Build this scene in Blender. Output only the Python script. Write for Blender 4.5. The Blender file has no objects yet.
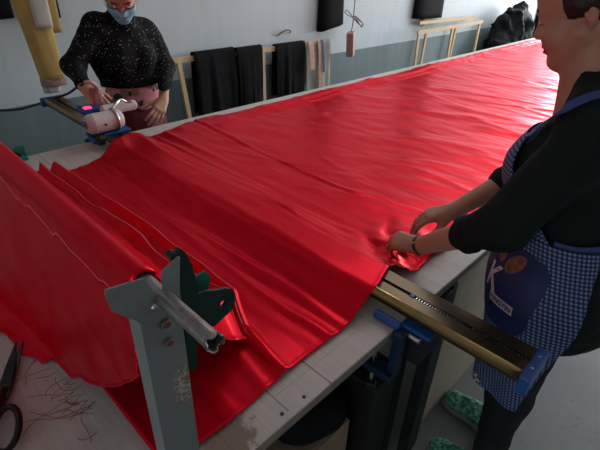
import bpy, bmesh, math, random
import numpy as np
from mathutils import Vector, Matrix, Euler

random.seed(7); rng = np.random.default_rng(7)
S = bpy.context.scene
COL = S.collection
PI = math.pi

# ------------------------------------------------------------------ camera
TZ = 0.85                                   # table top height
CAM = np.array([0.0, 0.0, 1.63])
F = 453.1
RM = np.array([[0.71309, 0.70021, 0.03413],   # rows: image right, image down, view direction
               [0.38056, -0.34716, -0.85715],
               [-0.58833, 0.62422, -0.51403]])
RM[0] /= np.linalg.norm(RM[0]); RM[1] -= RM[0] * (RM[0] @ RM[1]); RM[1] /= np.linalg.norm(RM[1])
RM[2] = np.cross(RM[0], RM[1])
cd = bpy.data.cameras.new('camera'); cam = bpy.data.objects.new('camera', cd); COL.objects.link(cam)
M3 = Matrix(((RM[0][0], -RM[1][0], -RM[2][0]), (RM[0][1], -RM[1][1], -RM[2][1]), (RM[0][2], -RM[1][2], -RM[2][2])))
cam.matrix_world = Matrix.Translation(Vector(CAM)) @ M3.to_4x4()
cd.sensor_width = 36.0; cd.lens = F / 600 * 36.0; cd.clip_start = 0.02
S.camera = cam

# ------------------------------------------------------------------ light and exposure
W = bpy.data.worlds.new('world'); S.world = W; W.use_nodes = True
W.node_tree.nodes['Background'].inputs[0].default_value = (0.75, 0.87, 1.0, 1)
W.node_tree.nodes['Background'].inputs[1].default_value = 1.0
def area(name, loc, rot, sx, sy, power, col):
    l = bpy.data.lights.new(name, 'AREA'); l.shape = 'RECTANGLE'; l.size = sx; l.size_y = sy
    l.energy = power; l.color = col
    o = bpy.data.objects.new(name, l); COL.objects.link(o); o.location = loc; o.rotation_euler = rot
    return o
# daylight through the large window of the end wall, and through the door behind the camera
area('window_daylight', (-0.6, 10.35, 1.9), (-PI / 2, 0, 0), 4.6, 2.2, 420, (0.93, 0.97, 1.0))
area('doorway_daylight', (-0.4, -2.85, 1.6), (PI / 2, 0, 0), 1.6, 2.2, 6.5, (0.93, 0.97, 1.0))
area('overhead_fill', (-1.2, 4.6, 3.12), (0, 0, 0), 2.2, 5.0, 46, (0.93, 0.97, 1.0))  # added overhead fill for the upward faces; the ceiling has no opening
S.view_settings.view_transform = 'Standard'; S.view_settings.look = 'None'
S.view_settings.exposure = 0.2; S.view_settings.gamma = 1.0; S.view_settings.use_curve_mapping = False
try:
    S.cycles.max_bounces = 8; S.cycles.diffuse_bounces = 5; S.cycles.use_denoising = True
except Exception:
    pass

# ------------------------------------------------------------------ pixel ray helpers (true depth is always given)
def ray(px, py): return RM.T @ np.array([px - 300.0, py - 225.0, F])
def atz(px, py, z):
    r = ray(px, py); return CAM + r * ((z - CAM[2]) / r[2])
def atx(px, py, x):
    r = ray(px, py); return CAM + r * ((x - CAM[0]) / r[0])
def aty(px, py, y):
    r = ray(px, py); return CAM + r * ((y - CAM[1]) / r[1])

# ------------------------------------------------------------------ materials
def srgb(r, g, b):
    f = lambda c: (c / 255 / 12.92) if c / 255 <= 0.04045 else ((c / 255 + 0.055) / 1.055) ** 2.4
    return (f(r), f(g), f(b))
class N:
    """small node helper"""
    def __init__(s, name):
        s.m = bpy.data.materials.new(name); s.m.use_nodes = True
        s.t = s.m.node_tree; s.b = s.t.nodes['Principled BSDF']
    def n(s, typ, **kw):
        x = s.t.nodes.new(typ)
        for k, v in kw.items(): setattr(x, k, v)
        return x
    def l(s, a, b): s.t.links.new(a, b)
    def co(s, which='Object'): return s.n('ShaderNodeTexCoord').outputs[which]
    def mapping(s, scale=(1, 1, 1), rot=(0, 0, 0), src=None, which='Object'):
        m = s.n('ShaderNodeMapping'); m.inputs['Scale'].default_value = scale; m.inputs['Rotation'].default_value = rot
        s.l(src if src is not None else s.co(which), m.inputs['Vector']); return m.outputs[0]
    def noise(s, vec, scale, detail=4, rough=0.55):
        x = s.n('ShaderNodeTexNoise'); x.inputs['Scale'].default_value = scale; x.inputs['Detail'].default_value = detail
        x.inputs['Roughness'].default_value = rough
        if vec is not None: s.l(vec, x.inputs['Vector'])
        return x.outputs['Fac']
    def ramp(s, fac, stops):
        x = s.n('ShaderNodeValToRGB'); e = x.color_ramp.elements
        while len(e) < len(stops): e.new(0.5)
        for i, (p, c) in enumerate(stops):
            e[i].position = p; e[i].color = (c[0], c[1], c[2], 1)
        s.l(fac, x.inputs[0]); return x.outputs[0]
    def mix(s, fac, a, b):
        x = s.n('ShaderNodeMix', data_type='RGBA')
        for v, i in ((fac, 0), (a, 6), (b, 7)):
            if isinstance(v, (int, float)): x.inputs[i].default_value = v
            elif isinstance(v, tuple): x.inputs[i].default_value = (v[0], v[1], v[2], 1)
            else: s.l(v, x.inputs[i])
        return x.outputs[2]
    def math(s, op, a, b=None, c=None):
        x = s.n('ShaderNodeMath', operation=op)
        for i, v in enumerate((a, b, c)):
            if v is None: continue
            if isinstance(v, (int, float)): x.inputs[i].default_value = v
            else: s.l(v, x.inputs[i])
        return x.outputs[0]
    def sep(s, vec):
        x = s.n('ShaderNodeSeparateXYZ'); s.l(vec, x.inputs[0]); return x.outputs
    def base(s, c):
        if isinstance(c, tuple): s.b.inputs['Base Color'].default_value = (c[0], c[1], c[2], 1)
        else: s.l(c, s.b.inputs['Base Color'])
    def bump(s, h, strength=0.2, dist=0.01):
        x = s.n('ShaderNodeBump'); x.inputs['Strength'].default_value = strength; x.inputs['Distance'].default_value = dist
        s.l(h, x.inputs['Height']); s.l(x.outputs[0], s.b.inputs['Normal'])
    def set(s, **kw):
        names = dict(rough='Roughness', metal='Metallic', spec='Specular IOR Level', sheen='Sheen Weight', aniso='Anisotropic',
                     coat='Coat Weight', trans='Transmission Weight', sss='Subsurface Weight', sheenr='Sheen Roughness', coatr='Coat Roughness')
        for k, v in kw.items():
            i = s.b.inputs[names[k]]
            if isinstance(v, (int, float)): i.default_value = v
            else: s.l(v, i)
        return s

def simple(name, c, rough=0.6, metal=0.0, spec=0.5, var=0.12, scale=30, bump=0.0, **kw):
    a = N(name); v = a.noise(a.co(), scale, 3)
    lo = tuple(x * (1 - var) for x in c); hi = tuple(min(1, x * (1 + var)) for x in c)
    a.base(a.ramp(v, [(0.3, lo), (0.7, hi)])); a.set(rough=rough, metal=metal, spec=spec, **kw)
    if bump: a.bump(a.noise(a.co(), scale * 6, 2), bump, 0.003)
    return a.m

MAT = {}
def build_materials():
    # red satin
    a = N('red_satin'); v = a.noise(a.mapping((3, 9, 6)), 4, 3)
    a.base(a.ramp(v, [(0.3, (0.70, 0.003, 0.017)), (0.7, (0.80, 0.004, 0.022))]))
    a.set(rough=0.28, spec=0.4, metal=0.6)
    a.b.inputs['Specular Tint'].default_value = (1.0, 0.38, 0.45, 1)
    f = a.noise(a.mapping((1.4, 4.5, 4), (0, 0, 0.25)), 3.0, 1.5, 0.5)
    a.bump(f, 0.35, 0.02); MAT['satin'] = a.m
    MAT['selvage_glint'] = simple('satin_selvage_glint', (0.85, 0.10, 0.15), 0.4)  # pale selvage thread, brightened so it also carries the fold-crest highlights
    MAT['thread'] = simple('red_thread', (0.30, 0.015, 0.025), 0.7)
    # wall: pale upper paint over a grey dado, with scuffs and drips
    a = N('painted_wall'); g = a.n('ShaderNodeNewGeometry').outputs['Position']; x, y, z = a.sep(g)
    wob = a.math('MULTIPLY', a.noise(g, 3, 3), 0.012)
    zz = a.math('ADD', z, wob)
    k = a.math('LESS_THAN', zz, 0.81)
    st = a.noise(a.mapping((1, 5, 0.6), src=g), 3, 5)
    up = a.ramp(st, [(0.3, (0.515, 0.57, 0.585)), (0.6, (0.545, 0.603, 0.618))])
    bl = a.noise(a.mapping((1, 2, 2), src=g), 2.5, 6)
    up = a.mix(a.ramp(bl, [(0.60, (0, 0, 0)), (0.75, (0.5, 0.5, 0.5))]), up, (0.44, 0.46, 0.47))
    dn = a.ramp(st, [(0.3, (0.145, 0.195, 0.20)), (0.7, (0.185, 0.235, 0.24))])
    a.base(a.mix(k, up, dn)); a.set(rough=0.62, spec=0.35); a.bump(a.noise(g, 60, 4), 0.08, 0.004); MAT['wall'] = a.m
    MAT['plain_wall'] = simple('plain_wall', (0.5, 0.52, 0.53), 0.8, var=0.05, scale=3)
    MAT['ceiling'] = simple('ceiling_paint', (0.6, 0.62, 0.63), 0.85, var=0.04, scale=3)
    a = N('concrete_floor'); g = a.n('ShaderNodeNewGeometry').outputs['Position']
    v = a.noise(g, 2.2, 8, 0.65); w = a.noise(g, 26, 5)
    c = a.mix(a.ramp(w, [(0.62, (0, 0, 0)), (0.72, (1, 1, 1))]), a.ramp(v, [(0.3, (0.135, 0.152, 0.145)), (0.7, (0.185, 0.203, 0.193))]), (0.10, 0.11, 0.105))
    a.base(c); a.set(rough=0.5, spec=0.4); a.bump(w, 0.08, 0.004); MAT['floor'] = a.m
    # worktop: pale melamine boards, joints, pencil lines and worn brown patches
    a = N('worktop_board'); g = a.n('ShaderNodeNewGeometry').outputs['Position']; x, y, z = a.sep(g)
    gr = a.noise(a.mapping((2, 40, 10), (0, 0, 0.0), src=g), 3, 6, 0.6)
    c = a.ramp(gr, [(0.25, (0.48, 0.43, 0.385)), (0.75, (0.62, 0.565, 0.51))])
    bl = a.noise(g, 5, 6, 0.65); c = a.mix(a.ramp(bl, [(0.5, (0, 0, 0)), (0.8, (0.45, 0.45, 0.45))]), c, (0.34, 0.29, 0.245))
    def line(c, axis, pos, wd, lo, hi, other, colr=(0.07, 0.06, 0.05), st=1.0):
        d = a.math('LESS_THAN', a.math('ABSOLUTE', a.math('SUBTRACT', axis, pos)), wd)
        r = a.math('MULTIPLY', a.math('GREATER_THAN', other, lo), a.math('LESS_THAN', other, hi))
        return a.mix(a.math('MULTIPLY', a.math('MULTIPLY', d, r), st), c, colr)
    c = line(c, y, 0.53, 0.0013, -9, 9, x); c = line(c, y, 2.6, 0.0013, -9, 9, x); c = line(c, y, -0.7, 0.0013, -9, 9, x)
    c = line(c, y, 0.418, 0.0012, -0.475, -0.405, x, (0.10, 0.09, 0.08), 0.8)
    c = line(c, y, 0.287, 0.0012, -0.48, -0.40, x, (0.10, 0.09, 0.08), 0.8)
    c = line(c, y, 1.0, 0.0010, -0.50, -0.39, x, (0.15, 0.13, 0.12), 0.7)
    c = line(c, x, -0.449, 0.0006, 0.42, 1.6, y, (0.2, 0.18, 0.16), 0.6)
    c = line(c, x, -1.98, 0.0008, 0.3, 0.9, y, (0.2, 0.18, 0.16), 0.6)
    dx = a.math('MULTIPLY', a.math('SUBTRACT', x, -0.435), 1.0); dy = a.math('MULTIPLY', a.math('SUBTRACT', y, 0.285), 0.75)
    rr = a.math('SQRT', a.math('ADD', a.math('MULTIPLY', dx, dx), a.math('MULTIPLY', dy, dy)))
    rr = a.math('ADD', rr, a.math('MULTIPLY', a.math('SUBTRACT', a.noise(g, 45, 5, 0.7), 0.5), 0.10))
    c = a.mix(a.ramp(rr, [(0.040, (0.85, 0.85, 0.85)), (0.052, (0, 0, 0))]), c, (0.20, 0.135, 0.085))
    a.base(c); a.set(rough=0.42, spec=0.45); MAT['worktop'] = a.m
    MAT['edge_band'] = simple('board_edge', (0.25, 0.21, 0.17), 0.6)
    a = N('raw_wood'); g = a.co(); v = a.noise(a.mapping((14, 14, 1.4)), 4, 5)
    a.base(a.ramp(v, [(0.3, (0.50, 0.34, 0.17)), (0.7, (0.66, 0.47, 0.27))])); a.set(rough=0.6); MAT['wood'] = a.m
    a = N('chipboard'); v = a.noise(a.mapping((6, 6, 1.2)), 5, 6)
    a.base(a.ramp(v, [(0.3, (0.40, 0.33, 0.235)), (0.7, (0.49, 0.41, 0.30))])); a.set(rough=0.5); MAT['chipboard'] = a.m
    MAT['cardboard'] = simple('cardboard', (0.30, 0.215, 0.14), 0.8, var=0.1)
    MAT['black_steel'] = simple('black_steel', (0.012, 0.012, 0.013), 0.45, spec=0.4)
    # bronze anodised rail
    a = N('bronze_anodised'); v = a.noise(a.mapping((1, 60, 60)), 6, 3)
    a.base(a.ramp(v, [(0.3, (0.12, 0.085, 0.05)), (0.7, (0.16, 0.115, 0.07))])); a.set(rough=0.3, metal=0.9); MAT['bronze'] = a.m
    MAT['gold_rod'] = simple('gold_rod', (0.46, 0.29, 0.11), 0.33, 0.9, var=0.06)
    MAT['rail_slot'] = simple('rail_slot', (0.008, 0.007, 0.007), 0.6)
    MAT['shaded_blue'] = simple('shaded_blue_plastic', (0.004, 0.022, 0.065), 0.45, spec=0.4)  # the blue plastic again, darkened for the shade under the table edge
    MAT['blue_plastic'] = simple('blue_plastic', (0.008, 0.085, 0.30), 0.38, spec=0.5, var=0.1)
    # grey painted angle iron with a worn patch
    a = N('grey_paint_metal'); g = a.n('ShaderNodeNewGeometry').outputs['Position']
    v = a.noise(g, 18, 5); c = a.ramp(v, [(0.3, (0.20, 0.215, 0.205)), (0.7, (0.25, 0.265, 0.255))])
    sub = a.n('ShaderNodeVectorMath', operation='SUBTRACT'); a.l(g, sub.inputs[0]); sub.inputs[1].default_value = (-0.385, 0.196, 1.13)
    mp = a.n('ShaderNodeMapping'); mp.inputs['Scale'].default_value = (1, 1, 0.42); a.l(sub.outputs[0], mp.inputs['Vector'])
    ln = a.n('ShaderNodeVectorMath', operation='LENGTH'); a.l(mp.outputs[0], ln.inputs[0])
    d = a.math('ADD', ln.outputs['Value'], a.math('MULTIPLY', a.math('SUBTRACT', a.noise(g, 140, 5, 0.7), 0.5), 0.034))
    c = a.mix(a.ramp(d, [(0.0125, (0.9, 0.9, 0.9)), (0.0165, (0, 0, 0))]), c, a.ramp(a.noise(g, 230, 3), [(0.46, (0.24, 0.16, 0.12)), (0.56, (0.62, 0.50, 0.43))]))
    a.base(c); a.set(rough=0.45, spec=0.5, metal=0.1); MAT['grey_metal'] = a.m
    a = N('galvanised_tube'); v = a.noise(a.mapping((3, 40, 40)), 8, 5); w = a.noise(a.co(), 30, 5)
    c = a.ramp(v, [(0.3, (0.28, 0.26, 0.25)), (0.7, (0.48, 0.45, 0.44))])
    a.base(a.mix(a.ramp(w, [(0.55, (0, 0, 0)), (0.7, (0.7, 0.7, 0.7))]), c, (0.20, 0.13, 0.10))); a.set(rough=0.36, metal=0.85); MAT['tube'] = a.m
    MAT['tube_dark'] = simple('tube_inside', (0.03, 0.025, 0.022), 0.7, 0.5)
    MAT['rust'] = simple('rusty_bolt', (0.15, 0.085, 0.055), 0.6, 0.5, var=0.4, scale=120)
    MAT['chrome'] = simple('bright_steel', (0.6, 0.6, 0.6), 0.25, 1.0, var=0.05)
    MAT['green_paint'] = simple('green_paint', (0.002, 0.026, 0.020), 0.42, spec=0.4, var=0.15)
    MAT['green_light'] = simple('green_paint_pale', (0.02, 0.17, 0.125), 0.45, spec=0.5, var=0.2)
    MAT['shears'] = simple('black_shears', (0.012, 0.011, 0.011), 0.32, 0.3, var=0.3)
    MAT['blade'] = simple('blade_steel', (0.10, 0.09, 0.085), 0.3, 0.9, var=0.3)
    MAT['brass'] = simple('brass_screw', (0.35, 0.24, 0.12), 0.35, 0.9)
    # cloths
    MAT['black_cloth'] = simple('black_cloth', (0.006, 0.006, 0.007), 0.85, spec=0.12, var=0.3, scale=14)
    MAT['black_bag'] = simple('black_plastic_bag', (0.006, 0.007, 0.008), 0.7, spec=0.15, var=0.2, scale=9)
    a = N('pale_print_cloth'); v = a.noise(a.mapping((1, 30, 3)), 3, 5); w = a.noise(a.co(), 40, 3)
    c = a.ramp(v, [(0.3, (0.30, 0.27, 0.23)), (0.7, (0.46, 0.43, 0.38))])
    a.base(a.mix(a.ramp(w, [(0.55, (0, 0, 0)), (0.62, (0.4, 0.4, 0.4))]), c, (0.24, 0.21, 0.19))); a.set(rough=0.85); MAT['pale_cloth'] = a.m
    MAT['peach_cloth'] = simple('peach_cloth', (0.52, 0.30, 0.20), 0.8)
    MAT['blue_ribbon'] = simple('blue_ribbon', (0.02, 0.06, 0.17), 0.6)
    MAT['yellow_cloth'] = simple('yellow_cloth', (0.44, 0.285, 0.075), 0.8, var=0.10, scale=12, bump=0.1)
    MAT['ochre_cloth'] = simple('ochre_cloth', (0.34, 0.23, 0.07), 0.8, var=0.10, scale=12)
    MAT['cream_cloth'] = simple('cream_cloth', (0.46, 0.43, 0.35), 0.8, var=0.06, scale=12)
    MAT['mauve_band'] = simple('mauve_band', (0.30, 0.19, 0.165), 0.8)
    # people
    a = N('skin'); v = a.noise(a.co(), 14, 4)
    a.base(a.ramp(v, [(0.3, (0.40, 0.195, 0.118)), (0.7, (0.46, 0.23, 0.142))])); a.set(rough=0.48, spec=0.4, sss=0.06)
    a.b.inputs['Subsurface Radius'].default_value = (0.01, 0.004, 0.002); MAT['skin'] = a.m
    MAT['lips'] = simple('lips', (0.30, 0.085, 0.07), 0.45)
    MAT['nail'] = simple('finger_nail', (0.52, 0.32, 0.25), 0.3)
    MAT['eye_white'] = simple('eye_white', (0.62, 0.60, 0.57), 0.25)
    MAT['iris'] = simple('iris', (0.012, 0.008, 0.006), 0.2)
    a = N('black_hair'); v = a.noise(a.mapping((40, 40, 6)), 5, 4)
    a.base(a.ramp(v, [(0.3, (0.010, 0.007, 0.006)), (0.7, (0.035, 0.022, 0.016))])); a.set(rough=0.5, spec=0.35); a.bump(v, 0.5, 0.004); MAT['hair'] = a.m
    a = N('dark_green_knit'); v = a.n('ShaderNodeTexWave', bands_direction='DIAGONAL'); v.inputs['Scale'].default_value = 60; v.inputs['Distortion'].default_value = 1.5
    a.l(a.co(), v.inputs['Vector']); a.base(a.mix(v.outputs['Fac'], (0.006, 0.012, 0.010), (0.0075, 0.0145, 0.012)))
    a.set(rough=0.85, spec=0.2); a.bump(a.noise(a.mapping((5, 5, 3)), 3, 3), 0.4, 0.02); MAT['knit'] = a.m
    # black sweater with scattered sequins
    a = N('sequin_knit'); vo = a.n('ShaderNodeTexVoronoi'); vo.inputs['Scale'].default_value = 115; a.l(a.co(), vo.inputs['Vector'])
    r, g_, b_ = a.sep(vo.outputs['Color'])
    dot = a.math('MULTIPLY', a.math('LESS_THAN', vo.outputs['Distance'], 0.34), a.math('GREATER_THAN', r, 0.80))
    v2 = a.n('ShaderNodeTexVoronoi'); v2.inputs['Scale'].default_value = 62; a.l(a.co(), v2.inputs['Vector'])
    r2, g2, b2 = a.sep(v2.outputs['Color'])
    dot2 = a.math('MULTIPLY', a.math('LESS_THAN', v2.outputs['Distance'], 0.13), a.math('GREATER_THAN', r2, 0.88))
    dots = a.math('MAXIMUM', a.math('MULTIPLY', dot, 0.28), dot2)
    a.base(a.mix(dots, (0.006, 0.006, 0.007), (0.62, 0.64, 0.66))); a.set(rough=0.8, spec=0.12)
    a.bump(a.noise(a.co(), 90, 2), 0.35, 0.004); MAT['sequin'] = a.m
    # gingham apron, on its UV map (metres)
    a = N('gingham'); u, v, _ = a.sep(a.co('UV'))
    def stripe(t): return a.math('GREATER_THAN', a.math('FRACT', a.math('MULTIPLY', t, 1 / 0.0105)), 0.5)
    su, sv = stripe(u), stripe(v)
    both = a.math('MULTIPLY', su, sv); any_ = a.math('MAXIMUM', su, sv)
    c = a.mix(any_, (0.22, 0.275, 0.39), (0.042, 0.070, 0.165)); c = a.mix(both, c, (0.008, 0.014, 0.055))
    a.base(c); a.set(rough=0.7, spec=0.3); MAT['gingham'] = a.m
    MAT['apron_blue'] = simple('apron_blue', (0.010, 0.018, 0.095), 0.6, var=0.1)
    MAT['strap_blue'] = simple('strap_blue', (0.035, 0.055, 0.19), 0.7)
    MAT['print_white'] = simple('print_white', (0.60, 0.50, 0.52), 0.6, var=0.05)
    MAT['print_brown'] = simple('print_brown', (0.20, 0.075, 0.045), 0.6, var=0.5, scale=90)
    MAT['trouser'] = simple('charcoal_trousers', (0.016, 0.017, 0.019), 0.8, spec=0.2)
    a = N('green_shoe'); v = a.noise(a.co(), 60, 3, 0.7)
    a.base(a.ramp(v, [(0.42, (0.015, 0.11, 0.065)), (0.5, (0.05, 0.26, 0.16)), (0.62, (0.22, 0.48, 0.36))])); a.set(rough=0.55); MAT['shoe'] = a.m
    MAT['sole'] = simple('shoe_sole', (0.22, 0.20, 0.20), 0.7)
    MAT['lace'] = simple('shoe_lace', (0.45, 0.62, 0.52), 0.7)
    a = N('pink_floral'); vo = a.n('ShaderNodeTexVoronoi'); vo.inputs['Scale'].default_value = 17; a.l(a.co(), vo.inputs['Vector'])
    d = a.math('ADD', vo.outputs['Distance'], a.math('MULTIPLY', a.noise(a.co(), 60, 3), 0.35))
    r, g_, b_ = a.sep(vo.outputs['Color'])
    fl = a.ramp(d, [(0.58, (1, 1, 1)), (0.63, (0, 0, 0))])
    c = a.mix(fl, (0.62, 0.20, 0.22), a.ramp(r, [(0.4, (0.03, 0.016, 0.016)), (0.6, (0.26, 0.12, 0.06))]))
    a.base(c); a.set(rough=0.8); MAT['floral'] = a.m
    MAT['maroon'] = simple('maroon_cloth', (0.13, 0.0035, 0.013), 0.75, var=0.12, scale=10)
    a = N('mask_blue'); v = a.n('ShaderNodeTexWave', bands_direction='Z'); v.inputs['Scale'].default_value = 16; v.inputs['Distortion'].default_value = 0.6
    a.l(a.co(), v.inputs['Vector']); a.base(a.mix(v.outputs['Fac'], (0.17, 0.40, 0.52), (0.22, 0.47, 0.58))); a.set(rough=0.8); MAT['mask'] = a.m
    MAT['mask_loop'] = simple('mask_loop', (0.6, 0.64, 0.66), 0.8)
    MAT['bead'] = simple('dark_bead', (0.02, 0.010, 0.008), 0.25); MAT['bead_gold'] = simple('gold_bead', (0.5, 0.30, 0.08), 0.3, 0.9)
    # machine
    MAT['cream_enamel'] = simple('cream_enamel', (0.62, 0.56, 0.53), 0.4, var=0.06, scale=20)
    MAT['dark_rubber'] = simple('dark_rubber', (0.015, 0.016, 0.018), 0.55)
    MAT['handle_red'] = simple('handle_mauve', (0.28, 0.10, 0.09), 0.5)
    MAT['hose_pink'] = simple('pink_hose', (0.42, 0.24, 0.20), 0.5)
    MAT['adapter'] = simple('brown_pink_plastic', (0.40, 0.215, 0.165), 0.45, var=0.06)
    MAT['cord'] = simple('grey_brown_cord', (0.17, 0.12, 0.10), 0.6)
    a = N('red_indicator'); a.base((0.8, 0.02, 0.05)); a.b.inputs['Emission Color'].default_value = (1.0, 0.03, 0.10, 1); a.b.inputs['Emission Strength'].default_value = 2.5; MAT['led'] = a.m
    a = N('window_glass'); a.base((0.9, 0.95, 1.0)); a.set(rough=0.02, trans=1.0); MAT['glass'] = a.m
    MAT['white_frame'] = simple('white_frame', (0.6, 0.6, 0.6), 0.5)
build_materials()

# ------------------------------------------------------------------ mesh builders
def obj(name, bm, mat, parent=None, smooth=False):
    me = bpy.data.meshes.new(name)
    if isinstance(bm, bmesh.types.BMesh):
        bmesh.ops.recalc_face_normals(bm, faces=bm.faces); bm.to_mesh(me); bm.free()
    else:
        me.from_pydata([tuple(map(float, v)) for v in bm[0]], [], [tuple(map(int, f)) for f in bm[1]])
    o = bpy.data.objects.new(name, me); COL.objects.link(o)
    for m in (mat if isinstance(mat, (list, tuple)) else [mat]): me.materials.append(MAT[m] if isinstance(m, str) else m)
    if smooth:
        me.polygons.foreach_set('use_smooth', [True] * len(me.polygons))
        if smooth == 'auto':
            try: me.set_sharp_from_angle(angle=math.radians(35))
            except Exception: pass
    if parent is not None:
        o.parent = parent; o.matrix_parent_inverse = Matrix.Translation(-world_loc(parent))
    return o
def world_loc(o):
    v = Vector((0, 0, 0))
    while o is not None:
        v = v + o.location; o = o.parent
        break
    return v
def tag(o, label, cat, group=None):
    o['label'] = label; o['category'] = cat
    if group: o['group'] = group
    return o
def thing(name, label, cat, loc, group=None):
    o = bpy.data.objects.new(name, None); COL.objects.link(o); o.location = loc; o.empty_display_size = 0.05
    return tag(o, label, cat, group)
def part(name, bm, mat, parent, smooth=False):
    """a part built in world coordinates under a thing or a part"""
    o = obj(name, bm, mat, None, smooth); o.parent = parent
    off = Vector((0, 0, 0)); p = parent
    while p is not None:
        off = off + p.location; p = p.parent
    # parents carry only translations; sub-parts' own location stays zero
    o.location = -off
    return o
def struct(o): o['kind'] = 'structure'; return o

def B(): return bmesh.new()
def box(bm, lo, hi, bev=0.0, rot=None, seg=2):
    lo, hi = Vector(lo), Vector(hi); c = (lo + hi) / 2; s = hi - lo
    r = bmesh.ops.create_cube(bm, size=1.0); vs = r['verts']
    bmesh.ops.scale(bm, vec=s, verts=vs)
    if bev:
        es = list({e for v in vs for e in v.link_edges})
        q = bmesh.ops.bevel(bm, geom=es, offset=min(bev, min(s) * 0.49), segments=seg, affect='EDGES', profile=0.5)
        vs = list(set(q['verts']) | {v for f in q['faces'] for v in f.verts} | {v for v in vs if v.is_valid})
    if rot is not None: bmesh.ops.rotate(bm, cent=(0, 0, 0), matrix=rot, verts=vs)
    bmesh.ops.translate(bm, vec=c, verts=vs)
    return vs
def tube(bm, pts, r, n=10, caps=True, closed=False):
    pts = [Vector(p) for p in pts]; m = len(pts)
    rs = r if isinstance(r, (list, tuple)) else [r] * m
    rings = []; up = None
    for i, p in enumerate(pts):
        if closed: t = pts[(i + 1) % m] - pts[i - 1]
        else: t = pts[min(i + 1, m - 1)] - pts[max(i - 1, 0)]
        t.normalize()
        if up is None: up = Vector((0, 0, 1)) if abs(t.z) < 0.9 else Vector((1, 0, 0))
        u = (up - t * up.dot(t)); u.normalize(); w = t.cross(u); up = u
        rings.append([bm.verts.new(p + (u * math.cos(2 * PI * k / n) + w * math.sin(2 * PI * k / n)) * rs[i]) for k in range(n)])
    for i in range(m if closed else m - 1):
        a, b = rings[i], rings[(i + 1) % m]
        for k in range(n): bm.faces.new((a[k], a[(k + 1) % n], b[(k + 1) % n], b[k]))
    if caps and not closed: bm.faces.new(rings[0][::-1]); bm.faces.new(rings[-1])
    return rings
def cyl(bm, a, b, r, n=20, bev=0.0, r2=None):
    a, b = Vector(a), Vector(b); d = (b - a).normalized(); r2 = r if r2 is None else r2
    if bev: tube(bm, [a, a + d * 1e-5, a + d * bev, b - d * bev, b - d * 1e-5, b], [max(r - bev, 1e-4), r - bev * 0.9, r, r2, r2 - bev * 0.9, max(r2 - bev, 1e-4)], n)
    else: tube(bm, [a, b], [r, r2], n)
def sphere(bm, c, r, seg=14, sc=(1, 1, 1)):
    q = bmesh.ops.create_uvsphere(bm, u_segments=seg, v_segments=max(6, seg // 2 + 2), radius=1.0)
    bmesh.ops.scale(bm, vec=Vector(sc) * r, verts=q['verts']); bmesh.ops.translate(bm, vec=Vector(c), verts=q['verts'])
def prism(bm, poly, axis, a, b, bev=0.0):
    """poly: 2D points in the plane across axis ('x': (y,z), 'y': (x,z), 'z': (x,y)); extruded a..b"""
    def P(p, t): return {'x': (t, p[0], p[1]), 'y': (p[0], t, p[1]), 'z': (p[0], p[1], t)}[axis]
    va = [bm.verts.new(P(p, a)) for p in poly]; vb = [bm.verts.new(P(p, b)) for p in poly]; n = len(poly)
    fs = [bm.faces.new(va), bm.faces.new(vb[::-1])]
    for i in range(n): fs.append(bm.faces.new((va[i], va[(i + 1) % n], vb[(i + 1) % n], vb[i])))
    if bev:
        bmesh.ops.recalc_face_normals(bm, faces=fs)
        es = [e for f in fs[:2] for e in f.edges]
        bmesh.ops.bevel(bm, geom=list(set(es)), offset=bev, segments=2, affect='EDGES')
def smooth_path(pts, per=8):
    P = [Vector(p) for p in pts]; out = []
    for i in range(len(P) - 1):
        p0, p1, p2, p3 = P[max(i - 1, 0)], P[i], P[i + 1], P[min(i + 2, len(P) - 1)]
        for k in range(per):
            t = k / per
            out.append(0.5 * ((2 * p1) + (p2 - p0) * t + (2 * p0 - 5 * p1 + 4 * p2 - p3) * t * t + (3 * p1 - p0 - 3 * p2 + p3) * t ** 3))
    out.append(P[-1]); return out
def sheet(name, P, mat, parent=None, thick=0.002, uv=None, top=False):
    """P: (n,m,3) grid of points -> cloth with real thickness (both sides and rim in one mesh)"""
    P = np.asarray(P, float); n, m, _ = P.shape
    du = np.gradient(P, axis=0); dv = np.gradient(P, axis=1); nr = np.cross(du, dv)
    nr /= np.maximum(np.linalg.norm(nr, axis=2, keepdims=True), 1e-9)
    V = np.concatenate([(P + nr * thick / 2).reshape(-1, 3), (P - nr * thick / 2).reshape(-1, 3)])
    idx = np.arange(n * m).reshape(n, m); o = n * m
    f1 = np.stack([idx[:-1, :-1], idx[1:, :-1], idx[1:, 1:], idx[:-1, 1:]], -1).reshape(-1, 4); f2 = f1[:, ::-1] + o
    rim = []
    ring = list(idx[0, :]) + list(idx[1:, -1]) + list(idx[-1, -2::-1]) + list(idx[-2:0:-1, 0])
    for a, b in zip(ring, ring[1:] + ring[:1]): rim.append((a, b, b + o, a + o))
    Fc = np.concatenate([f1, f2, np.array(rim)])
    mk = obj if not (parent is not None) else part
    ob = (obj(name, (V, Fc), mat, None, True) if parent is None else part(name, (V, Fc), mat, parent, True))
    if uv is not None:
        l = ob.data.uv_layers.new(name='UVMap'); U = np.concatenate([uv.reshape(-1, 2)] * 2)
        li = np.empty(len(ob.data.loops), int); ob.data.loops.foreach_get('vertex_index', li)
        l.data.foreach_set('uv', U[li].ravel())
    return ob

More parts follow.
